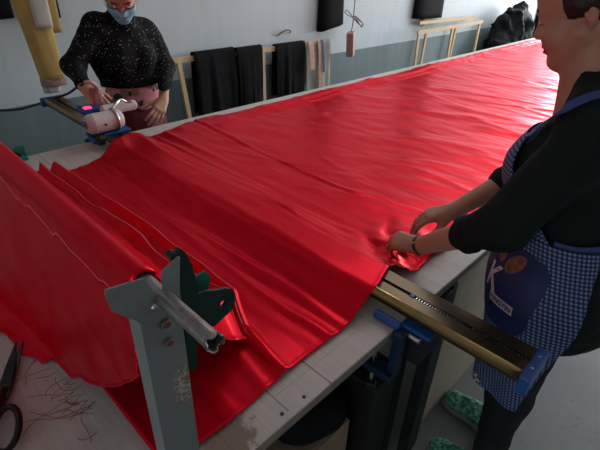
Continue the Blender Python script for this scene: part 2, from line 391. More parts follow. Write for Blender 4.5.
# numpy value noise
LAT = rng.random((64, 64, 64))
def vnoise(x, y, z=0.0):
    x, y, z = np.broadcast_arrays(np.asarray(x, float), np.asarray(y, float), np.asarray(z, float))
    i, j, k = np.floor(x).astype(int), np.floor(y).astype(int), np.floor(z).astype(int)
    s = lambda t: t * t * t * (t * (6 * t - 15) + 10)
    u, v, w = s(x - i), s(y - j), s(z - k); r = 0
    for a in (0, 1):
        for b in (0, 1):
            for c in (0, 1):
                r = r + LAT[(i + a) % 64, (j + b) % 64, (k + c) % 64] * (u if a else 1 - u) * (v if b else 1 - v) * (w if c else 1 - w)
    return r * 2 - 1
def fbm(x, y, z=0.0, o=4):
    r = 0; a = 0.5
    for q in range(o):
        r = r + a * vnoise(np.asarray(x) * 2 ** q + 11.3 * q, np.asarray(y) * 2 ** q + 5.7 * q, np.asarray(z) * 2 ** q + 3.1 * q); a *= 0.5
    return r
def sstep(a, b, x):
    t = np.clip((np.asarray(x, float) - a) / (b - a), 0, 1); return t * t * (3 - 2 * t)

# ------------------------------------------------------------------ implicit bodies (smoothly blended volumes, surface-netted into one mesh)
class Field:
    def __init__(s): s.p = []
    def add(s, fn, lo, hi, k=0.02, op='u'): s.p.append((fn, np.array(lo, float), np.array(hi, float), k, op)); return s
    def cone(s, a, b, ra, rb, k=0.02, flat=None, op='u'):
        a, b = np.array(a, float), np.array(b, float); ba = b - a; L2 = max(ba @ ba, 1e-12)
        R = max(ra, rb)
        if flat is not None: fd = np.array(flat[0], float); fd /= np.linalg.norm(fd); fs = flat[1]; R *= max(1, fs)
        def fn(P):
            Q = P - a
            if flat is not None:
                t0 = np.clip((Q @ ba) / L2, 0, 1); D = Q - t0[..., None] * ba
                c = D @ fd; D = D + (c * (1 / fs - 1))[..., None] * fd
                return (np.linalg.norm(D, axis=-1) - (ra + (rb - ra) * t0)) * min(1, max(fs, 0.55))
            t = np.clip((Q @ ba) / L2, 0, 1); return np.linalg.norm(Q - t[..., None] * ba, axis=-1) - (ra + (rb - ra) * t)
        return s.add(fn, np.minimum(a, b) - R, np.maximum(a, b) + R, k, op)
    def chain(s, pts, rs, k=0.02, flat=None):
        for i in range(len(pts) - 1): s.cone(pts[i], pts[i + 1], rs[i], rs[i + 1], k if i == 0 else min(k, 0.02), flat)
        return s
    def ell(s, c, r, k=0.02, rot=None, op='u'):
        c, r = np.array(c, float), np.array(r, float); M = np.eye(3) if rot is None else np.array(rot, float)   # columns: local axes
        def fn(P):
            q = (P - c) @ M; k0 = np.linalg.norm(q / r, axis=-1); k1 = np.linalg.norm(q / (r * r), axis=-1)
            return np.where(k1 > 1e-9, k0 * (k0 - 1) / np.maximum(k1, 1e-9), -r.min())
        R = r.max(); return s.add(fn, c - R, c + R, k, op)
    @staticmethod
    def comb(a, b, k, op):
        if op == 's': b = -b; h = np.clip(0.5 + 0.5 * (b - a) / k, 0, 1); return b * h + a * (1 - h) + k * h * (1 - h)
        if op == 'i': h = np.clip(0.5 + 0.5 * (b - a) / k, 0, 1); return b * h + a * (1 - h) + k * h * (1 - h)
        h = np.clip(0.5 + 0.5 * (b - a) / k, 0, 1); return b * (1 - h) + a * h - k * h * (1 - h)
    def ev(s, P):
        v = np.full(P.shape[:-1], 1.0)
        for fn, lo, hi, k, op in s.p: v = s.comb(v, fn(P), k, op)
        return v
    def grid(s, h, pad=0.02, lo=None, hi=None):
        us = [q for q in s.p if q[4] == 'u']
        L = np.min([q[1] for q in us], 0) - pad if lo is None else np.array(lo, float)
        H = np.max([q[2] for q in us], 0) + pad if hi is None else np.array(hi, float)
        n = np.ceil((H - L) / h).astype(int) + 1; V = np.full(n, 1.0, np.float32)
        for fn, a, b, k, op in s.p:
            pd = max(k, 3 * h)
            if op == 'i': i0, i1 = np.zeros(3, int), n
            else:
                i0 = np.clip(np.floor((a - pd - L) / h).astype(int), 0, n); i1 = np.clip(np.ceil((b + pd - L) / h).astype(int) + 1, 0, n)
            if np.any(i1 <= i0): continue
            ax = [L[d] + h * np.arange(i0[d], i1[d]) for d in range(3)]
            P = np.stack(np.meshgrid(*ax, indexing='ij'), -1); sl = tuple(slice(i0[d], i1[d]) for d in range(3))
            V[sl] = s.comb(V[sl], fn(P), k, op)
        return V, L
def nets(V, L, h):
    V = V.copy()
    V[0] = V[-1] = 1; V[:, 0] = V[:, -1] = 1; V[:, :, 0] = V[:, :, -1] = 1
    S_ = V < 0; n = np.array(V.shape)
    cnt = sum(S_[a:n[0] - 1 + a, b:n[1] - 1 + b, c:n[2] - 1 + c].astype(np.int8) for a in (0, 1) for b in (0, 1) for c in (0, 1))
    act = np.argwhere((cnt > 0) & (cnt < 8)); vid = np.full(n - 1, -1, np.int64); vid[tuple(act.T)] = np.arange(len(act))
    acc = np.zeros((len(act), 3)); w = np.zeros(len(act))
    cs = [np.array((a, b, c)) for a in (0, 1) for b in (0, 1) for c in (0, 1)]
    for i in range(8):
        for j in range(i + 1, 8):
            if np.abs(cs[i] - cs[j]).sum() != 1: continue
            va = V[tuple((act + cs[i]).T)].astype(float); vb = V[tuple((act + cs[j]).T)].astype(float); m = (va < 0) != (vb < 0)
            t = np.where(m, va / np.where(m, va - vb, 1), 0)
            acc += m[:, None] * (cs[i] + t[:, None] * (cs[j] - cs[i])); w += m
    verts = L + h * (act + acc / w[:, None]); faces = []
    for d in range(3):
        u, v = (d + 1) % 3, (d + 2) % 3
        sl0 = [slice(1, n[q] - 1) for q in range(3)]; sl1 = list(sl0); sl0[d] = slice(0, n[d] - 1); sl1[d] = slice(1, n[d])
        A, Bq = S_[tuple(sl0)], S_[tuple(sl1)]
        for sgn in (0, 1):
            e = np.argwhere(A & ~Bq if sgn == 0 else ~A & Bq)
            if not len(e): continue
            off = np.array([1, 1, 1]); off[d] = 0; e = e + off
            du, dv = np.eye(3, dtype=int)[u], np.eye(3, dtype=int)[v]
            q = [vid[tuple((e - du - dv).T)], vid[tuple((e - dv).T)], vid[tuple(e.T)], vid[tuple((e - du).T)]]
            q = np.stack(q if sgn == 0 else q[::-1], -1); faces.append(q[(q >= 0).all(1)])
    return verts, np.concatenate(faces)
def body_mesh(name, fld, h, mat, parent, relax=1, matfn=None, lo=None, hi=None):
    V, L = fld.grid(h, lo=lo, hi=hi); v, f = nets(V, L, h)
    for _ in range(relax):
        s = np.zeros_like(v); c = np.zeros(len(v))
        for a, b in ((0, 1), (1, 2), (2, 3), (3, 0)):
            np.add.at(s, f[:, a], v[f[:, b]]); np.add.at(s, f[:, b], v[f[:, a]]); np.add.at(c, f[:, a], 1); np.add.at(c, f[:, b], 1)
        v = v * 0.5 + 0.5 * s / np.maximum(c, 1)[:, None]
    o = part(name, (v, f), mat, parent, True)
    if matfn is not None:
        o.data.polygons.foreach_set('material_index', matfn(v[f].mean(1)).astype(np.int32))
    return o
def march(fld, org, dr, far, off):
    """from far along -dr towards org: first point where the field falls to off"""
    t = np.full(org.shape[:-1], far)
    for _ in range(60): t = np.maximum(t - np.maximum(fld.ev(org + dr * t[..., None]) - off, 0) * 0.8, 0.0)
    return t
# ================================================================== THE SETTING
WX = -3.0
def wall_box(name, boxes, mat):
    bm = B()
    for lo, hi in boxes: box(bm, lo, hi)
    return struct(obj(name, bm, mat))
wall_box('wall_back', [((WX - 0.15, -3.2, 0), (WX, 10.7, 3.2))], 'wall')
wall_box('wall_right', [((WX, 10.5, 0), (4.0, 10.7, 0.8)), ((WX, 10.5, 3.0), (4.0, 10.7, 3.2)), ((WX, 10.5, 0.8), (-2.9, 10.7, 3.0)), ((1.7, 10.5, 0.8), (4.0, 10.7, 3.0))], 'wall')
wall_box('wall_left', [((WX, -3.2, 0), (-1.2, -3.0, 3.2)), ((0.4, -3.2, 0), (4.0, -3.0, 3.2)), ((-1.2, -3.2, 2.7), (0.4, -3.0, 3.2))], 'plain_wall')
wall_box('wall_front', [((4.0, -3.2, 0), (4.2, 10.7, 3.2))], 'plain_wall')
wall_box('floor', [((-3.2, -3.2, -0.1), (4.2, 10.7, 0.0))], 'floor')
wall_box('ceiling', [((-3.2, -3.2, 3.2), (4.2, 10.7, 3.3))], 'ceiling')
bm = B()
for a, b in (((-2.9, 10.52, 0.8), (-2.84, 10.6, 3.0)), ((1.64, 10.52, 0.8), (1.7, 10.6, 3.0)), ((-2.9, 10.52, 0.8), (1.7, 10.6, 0.86)), ((-2.9, 10.52, 2.94), (1.7, 10.6, 3.0)),
             ((-1.4, 10.52, 0.8), (-1.35, 10.6, 3.0)), ((0.15, 10.52, 0.8), (0.2, 10.6, 3.0))): box(bm, a, b, 0.004)
wf = struct(obj('window_1', bm, 'white_frame'))
bm = B(); box(bm, (-2.86, 10.55, 0.84), (1.66, 10.556, 2.96)); part('pane', bm, 'glass', wf)

# ================================================================== CUTTING TABLE
TX0, TX1, TY0, TY1 = -2.075, -0.39, -1.3, 6.35
tb = thing('cutting_table', 'long cutting table with pale scuffed board top under the red satin', 'table', (-1.2, 2.5, 0))
bm = B(); box(bm, (TX0, TY0, TZ - 0.028), (TX1, TY1, TZ), 0.002); part('tabletop', bm, 'worktop', tb)
bm = B(); box(bm, (TX1 - 0.0005, TY0, TZ - 0.026), (TX1 + 0.0012, TY1, TZ - 0.003)); part('edge_band', bm, 'edge_band', tb)
for sx, y in ((282, 0), (304, 1)):
    p = atz(*((282, 414) if y == 0 else (304, 397)), TZ)
    bm = B(); cyl(bm, (p[0], p[1], TZ - 0.004), (p[0], p[1], TZ + 0.0008), 0.0042, 14); part('screw', bm, 'rail_slot', tb)
for y in (-1.15, 0.985, 3.1, 5.2, 6.25):
    for x in (-0.47, -2.02):
        bm = B()
        box(bm, (x - 0.022, y - 0.022, 0.0), (x + 0.022, y + 0.022, TZ - 0.028), 0.003)
        part('leg', bm, 'black_steel', tb)
    bm = B(); box(bm, (-2.02, y - 0.018, TZ - 0.075), (-0.47, y + 0.018, TZ - 0.029), 0.002); part('cross_rail', bm, 'black_steel', tb)
for x in (-0.47, -2.02):
    bm = B(); box(bm, (x - 0.018, -1.15, TZ - 0.078), (x + 0.018, 6.25, TZ - 0.0285), 0.002); part('long_rail', bm, 'black_steel', tb)

# chipboard side panel under the table, and what is stored there
bm = B(); box(bm, (-0.447, 1.14, 0.0), (-0.429, 2.75, TZ - 0.08), 0.001)
sp = obj('side_panel', bm, 'chipboard'); tag(sp, 'pale chipboard panel standing upright below the table behind the green shoes', 'panel')
bm = B(); box(bm, (-0.425, 1.030, 0.0), (-0.385, 1.075, 0.80), 0.003)
bm2 = B(); box(bm2, (-0.4249, 1.092, 0.0), (-0.395, 1.128, 0.80), 0.003)
for q, lb in ((bm, 'black steel upright under the table edge next to the blue clamp'), (bm2, 'black steel upright under the table edge next to the chipboard panel')):
    tag(obj('upright', q, 'black_steel'), lb, 'upright')
bx = thing('cardboard_box', 'brown cardboard box standing on the floor under the table edge', 'box', (-0.75, 0.62, 0))
bm = B(); box(bm, (-1.1, 0.32, 0.0), (-0.50, 0.80, 0.36), 0.004); part('carton', bm, 'cardboard', bx)
bm = B(); box(bm, (-0.80, 0.32, 0.36), (-0.51, 0.795, 0.364), 0.001); part('flap', bm, 'cardboard', bx)

cr = thing('filler_crate', 'black crate added to darken the gap beside the cardboard box under the table', 'crate', (-0.7, 0.89, 0))  # added dark body that fills the black gap under the table
bm = B(); box(bm, (-0.95, 0.825, 0.0), (-0.445, 0.955, 0.52), 0.01); part('shell', bm, 'black_steel', cr)
bm = B(); box(bm, (-0.955, 0.820, 0.50), (-0.440, 0.960, 0.53), 0.006); part('rim', bm, 'black_steel', cr)

# ================================================================== END-CUTTER RAIL
RY0, RY1, RZ = 0.790, 0.893, 0.905
rl = thing('cutter_track', 'long bronze metal cutter track lying across the table with blue end caps', 'track', (-1.4, 0.84, TZ))
RX0, RX1 = -2.70, -0.105
bm = B(); prism(bm, [(RY0 + 0.016, 0.866), (RY1 - 0.003, 0.866), (RY1, 0.870), (RY1, RZ - 0.004), (RY1 - 0.003, RZ), (RY0 + 0.060, RZ), (RY0 + 0.060, RZ - 0.006), (RY0 + 0.048, RZ - 0.006), (RY0 + 0.048, RZ), (RY0 + 0.016, RZ)], 'x', RX0, RX1, 0.0006)
part('track_bed', bm, 'bronze', rl)
bm = B(); cyl(bm, (RX0, RY0 + 0.011, RZ - 0.010), (RX1, RY0 + 0.011, RZ - 0.010), 0.0115, 20); part('front_tube', bm, 'gold_rod', rl, True)
bm = B(); box(bm, (RX0 + 0.01, RY0 + 0.0485, RZ - 0.0062), (RX1 - 0.002, RY0 + 0.0595, RZ - 0.0045))
x = -0.395
sl = part('slot', bm, 'rail_slot', rl)
bm = B()
while x < RX1 - 0.012:
    box(bm, (x, RY0 + 0.050, RZ - 0.0045), (x + 0.0022, RY0 + 0.058, RZ - 0.0012)); x += 0.0075
part('rack_teeth', bm, 'chrome', rl)
bm = B(); box(bm, (-0.405, RY0 + 0.0475, RZ - 0.004), (-0.392, RY0 + 0.0605, RZ + 0.002), 0.001); part('stop', bm, 'blue_plastic', rl)
for xa, xb in ((RX1 - 0.002, RX1 + 0.020), (RX0 - 0.018, RX0 + 0.004)):
    bm = B(); box(bm, (xa, RY0 - 0.008, 0.862), (xb, RY1 + 0.004, RZ + 0.004), 0.003)
    c = part('end_cap', bm, 'blue_plastic', rl)
    for yy in (RY0 + 0.03, RY0 + 0.075):
        bm = B(); cyl(bm, (xa + 0.011, yy, RZ + 0.002), (xa + 0.011, yy, RZ + 0.0052), 0.0035, 10); part('screw', bm, 'chrome', c)
# clamps that hold the track on the two table edges
def clamp(name, label, xe, s):
    """xe: table edge, s: +1 outwards along +x"""
    t = thing(name, label, 'clamp', (xe, 0.84, TZ))
    bm = B(); x0, x1 = sorted((xe + s * 0.005, xe + s * 0.085)); box(bm, (x0, 0.780, 0.855), (x1, 0.918, 0.8655), 0.002); part('base_plate', bm, 'blue_plastic', t)
    bm = B(); cyl(bm, (xe - s * 0.062, 0.769, TZ + 0.0118), (xe + s * 0.012, 0.769, TZ + 0.0118), 0.0115, 18, 0.003); part('top_bar', bm, 'blue_plastic', t, 'auto')
    bm = B(); x0, x1 = sorted((xe + s * 0.006, xe + s * 0.030)); box(bm, (x0, 0.748, 0.72), (x1, 0.779, TZ + 0.006), 0.005); part('body', bm, 'shaded_blue', t)
    bm = B(); x0, x1 = sorted((xe - s * 0.055, xe + s * 0.030)); box(bm, (x0, 0.732, 0.700), (x1, 0.772, 0.722), 0.004); part('lower_jaw', bm, 'shaded_blue', t)
    bm = B(); cyl(bm, (xe - s * 0.035, 0.752, 0.64), (xe - s * 0.035, 0.752, TZ - 0.030), 0.006, 12); part('screw', bm, 'chrome', t)
    bm = B(); cyl(bm, (xe - s * 0.035, 0.752, 0.62), (xe - s * 0.035, 0.752, 0.65), 0.018, 8, 0.004); part('knob', bm, 'black_steel', t)
    bm = B(); cyl(bm, (xe + s * 0.028, 0.790, 0.835), (xe + s * 0.060, 0.790, 0.835), 0.010, 12, 0.002); part('bolt', bm, 'chrome', t, 'auto')
    bm = B(); box(bm, *[tuple(v) for v in ([min(xe + s * 0.03, xe + s * 0.062), 0.80, 0.74], [max(xe + s * 0.03, xe + s * 0.062), 0.905, 0.851])], 0.004); part('bracket', bm, 'rail_slot', t)
    return t
clamp('track_clamp', 'blue clamp fixing the track at the near table edge beside the apron', TX1, 1)
clamp('track_clamp', 'blue clamp fixing the track at the far table edge below the white motor', TX0, -1)

# ================================================================== RED SATIN ON THE TABLE
def ridged(x, y, o=3): return 1 - np.abs(fbm(x, y, 0.0, o)) * 2.2
def spread_height(x, y):
    z = np.full(x.shape, 0.006)
    wob = 0.012 * vnoise(x * 3.1, 0.3 * x) + 0.006 * vnoise(x * 9, x * 0 + 4.4)
    yy = y + wob
    # over the track
    up = sstep(0.655, 0.800, yy) ** 1.5 * (1 - sstep(0.885, 1.00, yy) ** 0.8)
    z = np.maximum(z, 0.006 + 0.060 * up); z = np.where((y > RY0 - 0.004) & (y < RY1 + 0.004), np.maximum(z, RZ - TZ + 0.005), z)
    # folds lying parallel to the track
    for yc, w, a, ph in ((0.735, 0.016, 0.013, 1.0), (0.680, 0.014, 0.010, 3.0), (0.935, 0.020, 0.014, 5.0), (0.995, 0.018, 0.008, 7.0), (0.625, 0.012, 0.007, 9.0), (0.34, 0.02, 0.006, 2.0), (0.765, 0.007, 0.006, 11.0), (0.705, 0.007, 0.007, 13.0), (0.655, 0.006, 0.005, 15.0), (0.915, 0.007, 0.007, 17.0), (0.965, 0.008, 0.006, 19.0), (0.60, 0.007, 0.005, 21.0), (0.44, 0.012, 0.006, 23.0), (0.27, 0.012, 0.004, 25.0), (1.03, 0.010, 0.005, 27.0), (1.08, 0.014, 0.006, 29.0)):
        am = 0.55 + 0.6 * vnoise(x * 2.3 + ph, ph); c = yc + 0.014 * vnoise(x * 1.8 + ph, ph * 2) + 0.008 * vnoise(x * 6 + ph, ph)
        z = z + a * np.clip(am, 0, 1.2) * np.exp(-((y - c) / w) ** 2)
    # broad soft billows and long diagonal wrinkles further along
    far = sstep(0.98, 1.35, y)
    cx, sx = math.cos(-0.42), math.sin(-0.42); u = x * cx - y * sx; v = x * sx + y * cx
    z = z + far * (0.010 * fbm(u * 1.5, v * 4.5, 1.0, 3) + 0.016 * np.clip(ridged(u * 1.3 + 7, v * 5.0, 2) - 0.55, 0, 1) ** 1.5)
    u2 = x * math.cos(0.25) - y * math.sin(0.25); v2 = x * math.sin(0.25) + y * math.cos(0.25)
    z = z + far * 0.010 * np.clip(ridged(u2 * 1.1 + 3, v2 * 3.2, 2) - 0.6, 0, 1)
    z = z + (0.2 + 0.8 * far) * 0.0020 * fbm(u * 3, v * 10, 2.0, 2)
    # fold line pressed across the cloth
    ys = 1.262 + 0.02 * np.sin(x * 2.0) + 0.07 * sstep(-1.0, -0.55, x) + 0.004 * vnoise(x * 12, 1.0)
    z = z + 0.0045 * np.exp(-((y - ys - 0.012) / 0.010) ** 2) - 0.003 * np.exp(-((y - ys + 0.006) / 0.006) ** 2)
    ys = 3.05 + 0.30 * (x + 1.2); z = z + 0.005 * np.exp(-((y - ys) / 0.016) ** 2) * (0.6 + 0.5 * vnoise(x * 7, 2.0))
    # the fold of the pile runs out to a tip at the near edge
    fy = 0.505 - 0.03 * sstep(-0.85, -0.46, x) + 0.006 * vnoise(x * 8, 4.0)
    z = z + 0.030 * sstep(-0.74, -0.60, x) * (1 - 0.5 * sstep(-0.6, -0.46, x)) * np.exp(-(np.abs(y - fy) / 0.013) ** 1.5)
    z = z + 0.004 * sstep(-0.95, -0.70, x) * np.exp(-((y - fy + 0.055 + 0.05 * (x + 0.5)) / 0.014) ** 2)
    # rolled border along the far table edge
    bx_ = -1.925 + 0.015 * vnoise(y * 2.0, 9.0)
    z = z + sstep(1.15, 1.7, y) * (0.013 * np.exp(-((x - bx_) / 0.020) ** 2) + 0.008 * np.exp(-((x - bx_ - 0.06) / 0.015) ** 2))
    # cloth gathered up between the hands
    d2 = ((x + 0.525) / 0.13) ** 2 + ((y - 1.075) / 0.12) ** 2
    ang = 5.5 * (x + 0.52) * 6 + 7 * (y - 1.08) * 6
    z = z + np.exp(-d2) * (0.016 + 0.016 * np.sin(ang + 2.0 * vnoise(x * 14, y * 14)))
    return np.maximum(z, 0.0035)
ys_ = np.concatenate([np.arange(0.184, 1.75, 0.0085), np.arange(1.75, 3.2, 0.014), np.arange(3.2, 6.15, 0.026)])
ts_ = np.linspace(0, 1, 170)
fe = np.interp(ys_, [0.18, 0.42, 0.58, 0.80, 0.95, 1.22, 1.7, 2.7, 6.2], [-1.84, -1.83, -1.80, -1.853, -1.915, -2.000, -1.995, -1.990, -1.985]) + 0.007 * vnoise(ys_ * 5, 1.0)
ne = np.interp(ys_, [0.18, 0.52, 0.67, 0.80, 0.90, 1.0, 1.1, 1.3, 6.2], [-0.463, -0.471, -0.469, -0.476, -0.505, -0.478, -0.487, -0.47, -0.46]) + 0.004 * vnoise(ys_ * 9, 5.0)
Xg = fe[:, None] + (ne - fe)[:, None] * ts_[None, :]; Yg = np.repeat(ys_[:, None], len(ts_), 1)
Yg = Yg + 0.004 * vnoise(Xg * 6, 3.0) * (Yg < 0.2)
Zg = TZ + spread_height(Xg, Yg)
edge = np.minimum(ts_, 1 - ts_)[None, :] * 1.5
lift = np.exp(-(edge / 0.006) ** 2) * 0.002
tag(sheet('satin_sheet', np.stack([Xg, Yg, Zg + lift], -1), 'satin', None, 0.002),
    'large sheet of red satin spread flat along the whole table, over the track', 'fabric')

# ================================================================== RED SATIN HUNG OVER THE BAR
BY, BZ, BR = 0.184, 1.290, 0.0105           # the bar: y, z, radius
xs_ = np.linspace(-1.825, -0.425, 190)
def path_at(x, i):
    """(y,z) polyline from the pile on the table, up to the bar, over it and down the near side"""
    P = []
    e = np.clip((x + 0.60) / 0.16, 0, 1)          # narrows to a tip at the near edge
    n1, n2, n3 = vnoise(x * 2.2, 1.0), vnoise(x * 3.1, 5.0), vnoise(x * 7, 8.0)
    yl = 0.560 + 0.018 * n1 + 0.006 * n3 - 0.055 * e - 0.045 * np.clip((-1.55 - x) / 0.3, 0, 1)
    b = TZ + 0.012
    hgt = 0.040 * (1 - 0.55 * e) * (0.9 + 0.3 * n2)
    pile = [(yl - 0.006, b), (yl + 0.002, b + 0.45 * hgt), (yl - 0.002, b + 0.9 * hgt), (yl - 0.009, b + hgt), (yl - 0.016, b + 0.85 * hgt), (yl - 0.030, b + 0.12 * hgt),
            (yl - 0.046, b + 0.25 * hgt + 0.006 * n3), (yl - 0.054, b + (0.95 + 0.3 * n3) * hgt), (yl - 0.060, b + (1.0 + 0.3 * n3) * hgt), (yl - 0.070, b + 0.45 * hgt),
            (yl - 0.092, b + (0.30 + 0.25 * n2) * hgt), (yl - 0.104, b + (0.95 - 0.4 * n1) * hgt), (yl - 0.116, b + (0.80 - 0.3 * n1) * hgt)]
    sq = 1 - 0.72 * float(sstep(-0.95, -0.55, x))
    pile = [(yl + (py - yl) * (sq if i_ > 4 else 1), pz) for i_, (py, pz) in enumerate(pile)]
    P += pile
    y0, z0 = P[-1]
    for t in np.linspace(0.08, 1.0, 16):
        sag = 0.045 * math.sin(PI * t) * (1 - t)
        yy = y0 + (BY + BR + 0.004 - y0) * t - sag * 0.8 + 0.008 * vnoise(x * 2.5 + t * 2, t * 7) * math.sin(PI * t)
        P.append((yy, z0 + (BZ - z0) * t ** 1.12))
    for a in np.linspace(0.25, PI - 0.1, 9): P.append((BY + (BR + 0.0045) * math.cos(a), BZ + (BR + 0.0045) * math.sin(a)))
    # near side: first the ragged selvage lip, then the hanging flap
    lip = 0.030 + 0.008 * vnoise(x * 16, 3.0) + 0.005 * vnoise(x * 45, 3.0)
    zl = BZ - lip
    for t in (0.15, 0.5, 0.8, 1.0): P.append((BY - BR - 0.0075 - 0.004 * t, BZ + (zl - BZ) * t))
    P.append((BY - BR - 0.0125, zl - 0.003)); P.append((BY - BR - 0.0055, zl - 0.002)); P.append((BY - BR - 0.0048, zl - 0.008))
    zh = np.interp(x, [-1.2, -0.92, -0.76, -0.66, -0.59, -0.52, -0.46, -0.425], [TZ, TZ + 0.004, TZ + 0.028, 0.940, 0.985, 1.045, 1.115, 1.145]) + 0.006 * vnoise(x * 24, 2.0)
    ztab = TZ + 0.016
    zend = max(zh, ztab)
    for t in np.linspace(0.05, 1, 34):
        z = zl - 0.008 + (zend - zl + 0.008) * t
        d = (BZ - z)
        yy = BY - BR - 0.005 - 0.030 * d + (0.034 * fbm(x * 3.0 + 0.5 * d, d * 1.6, 4.0, 3) + 0.016 * vnoise(x * 7.0 - 1.5 * d, d * 2.0)) * sstep(0.02, 0.25, d) - 0.012 * t
        P.append((yy, z))
    yb, zb = P[-1]
    run = 0.045 + 0.018 * vnoise(x * 5, 6.0) + 0.008 * vnoise(x * 25, 6.0) if zh < ztab else 0.004
    run = run * float(sstep(-0.70, -0.92, x)) if x > -0.92 else run
    for t in np.linspace(0.15, 1, 8):
        P.append((yb - max(run, 0.004) * t, zb - (0.010 * sstep(0, 0.5, t)) * (1 if zh < ztab else 0.2) + 0.003 * vnoise(x * 20, t * 3) * t))
    return P
PP = []
for i, x in enumerate(xs_):
    pl = path_at(float(x), i)
    PP.append([(x + (0.006 * vnoise(k * 0.3, 2.0) if i == len(xs_) - 1 else 0), py, pz) for k, (py, pz) in enumerate(pl)])
PP = np.array(PP); lip_k = 13 + 16 + 9 + 3
# the pile reaches a little nearer than the hanging part
k = np.arange(PP.shape[1])[None, :]; tt = sstep(-1.0, -0.425, PP[:, :, 0])
rise = np.clip((PP[:, :, 2] - TZ - 0.03) / (BZ - TZ - 0.03), 0, 1)
PP[:, :, 0] += tt * np.where(k < 13, -0.17, np.where(k < 29, -0.17 * (1 - rise), 0))
drape = sheet('draped_satin', PP, 'satin', None, 0.002)
drape = tag(drape, 'length of red satin hung over the steel bar, frayed hem above the shears', 'fabric')
for kk in (3, 8):  # pale lines that paint the highlights on two fold crests
    sel = B(); tube(sel, [tuple(PP[i, kk] + (0, 0.0005, 0.0012)) for i in range(len(xs_))], 0.0013, 6); part('selvage_glint', sel, 'selvage_glint', drape, True)
sel = B(); tube(sel, [tuple(PP[i, lip_k]) for i in range(len(xs_))], 0.0016, 6); part('selvage_glint', sel, 'selvage_glint', drape, True)  # selvage edge of the lip, its caught light put into the pale colour
# loose threads of the frayed hem on the board
bm = B()
for q in range(34):
    x = -0.60 - 0.42 * random.random(); y = 0.125 + 0.02 * random.random()
    if q < 14: x, y = -0.72 + 0.10 * (random.random() - 0.5), 0.13 + 0.03 * random.random()
    a = -1.2 - 1.0 * random.random(); pts = []
    L = 0.03 + 0.10 * random.random() ** 2
    for t in range(9):
        pts.append((x, y, TZ + 0.0012)); a += (random.random() - 0.5) * 0.9; x += math.cos(a) * L / 8; y += math.sin(a) * L / 8
        x = max(x, -1.1)
    tube(bm, pts, 0.00045, 4)
th = part('fringe_thread', bm, 'thread', drape); th['kind'] = 'stuff'

# ================================================================== THE BAR AND ITS STAND
br = thing('fabric_bar', 'grey steel tube carrying the red satin, crimped hollow end towards viewer', 'bar', (-1.2, BY, BZ))
bm = B(); tube(bm, [(-2.2, BY, BZ), (-0.292, BY, BZ)], 0.0100, 22, caps=False); part('tube', bm, 'tube', br, True)
bm = B(); n = 22; ra = []
for k in range(n):
    a = 2 * PI * k / n; q = 0.0030 * (1 if k % 5 < 3 else -0.5) + 0.001 * random.random()
    ra.append([bm.verts.new((-0.292 + dx, BY + r * math.cos(a), BZ + r * math.sin(a))) for dx, r in ((0, 0.0100), (0.006 + q, 0.0112), (0.0055 + q, 0.0094), (-0.03, 0.0080))])
for k in range(n):
    for j in range(3): bm.faces.new((ra[k][j], ra[(k + 1) % n][j], ra[(k + 1) % n][j + 1], ra[k][j + 1]))
bm.faces.new([r[3] for r in ra]); part('crimped_end', bm, 'tube', br, 'auto')
bm = B(); cyl(bm, (-0.318, BY, BZ), (-0.2935, BY, BZ), 0.0078, 16); part('hollow', bm, 'tube_dark', br)

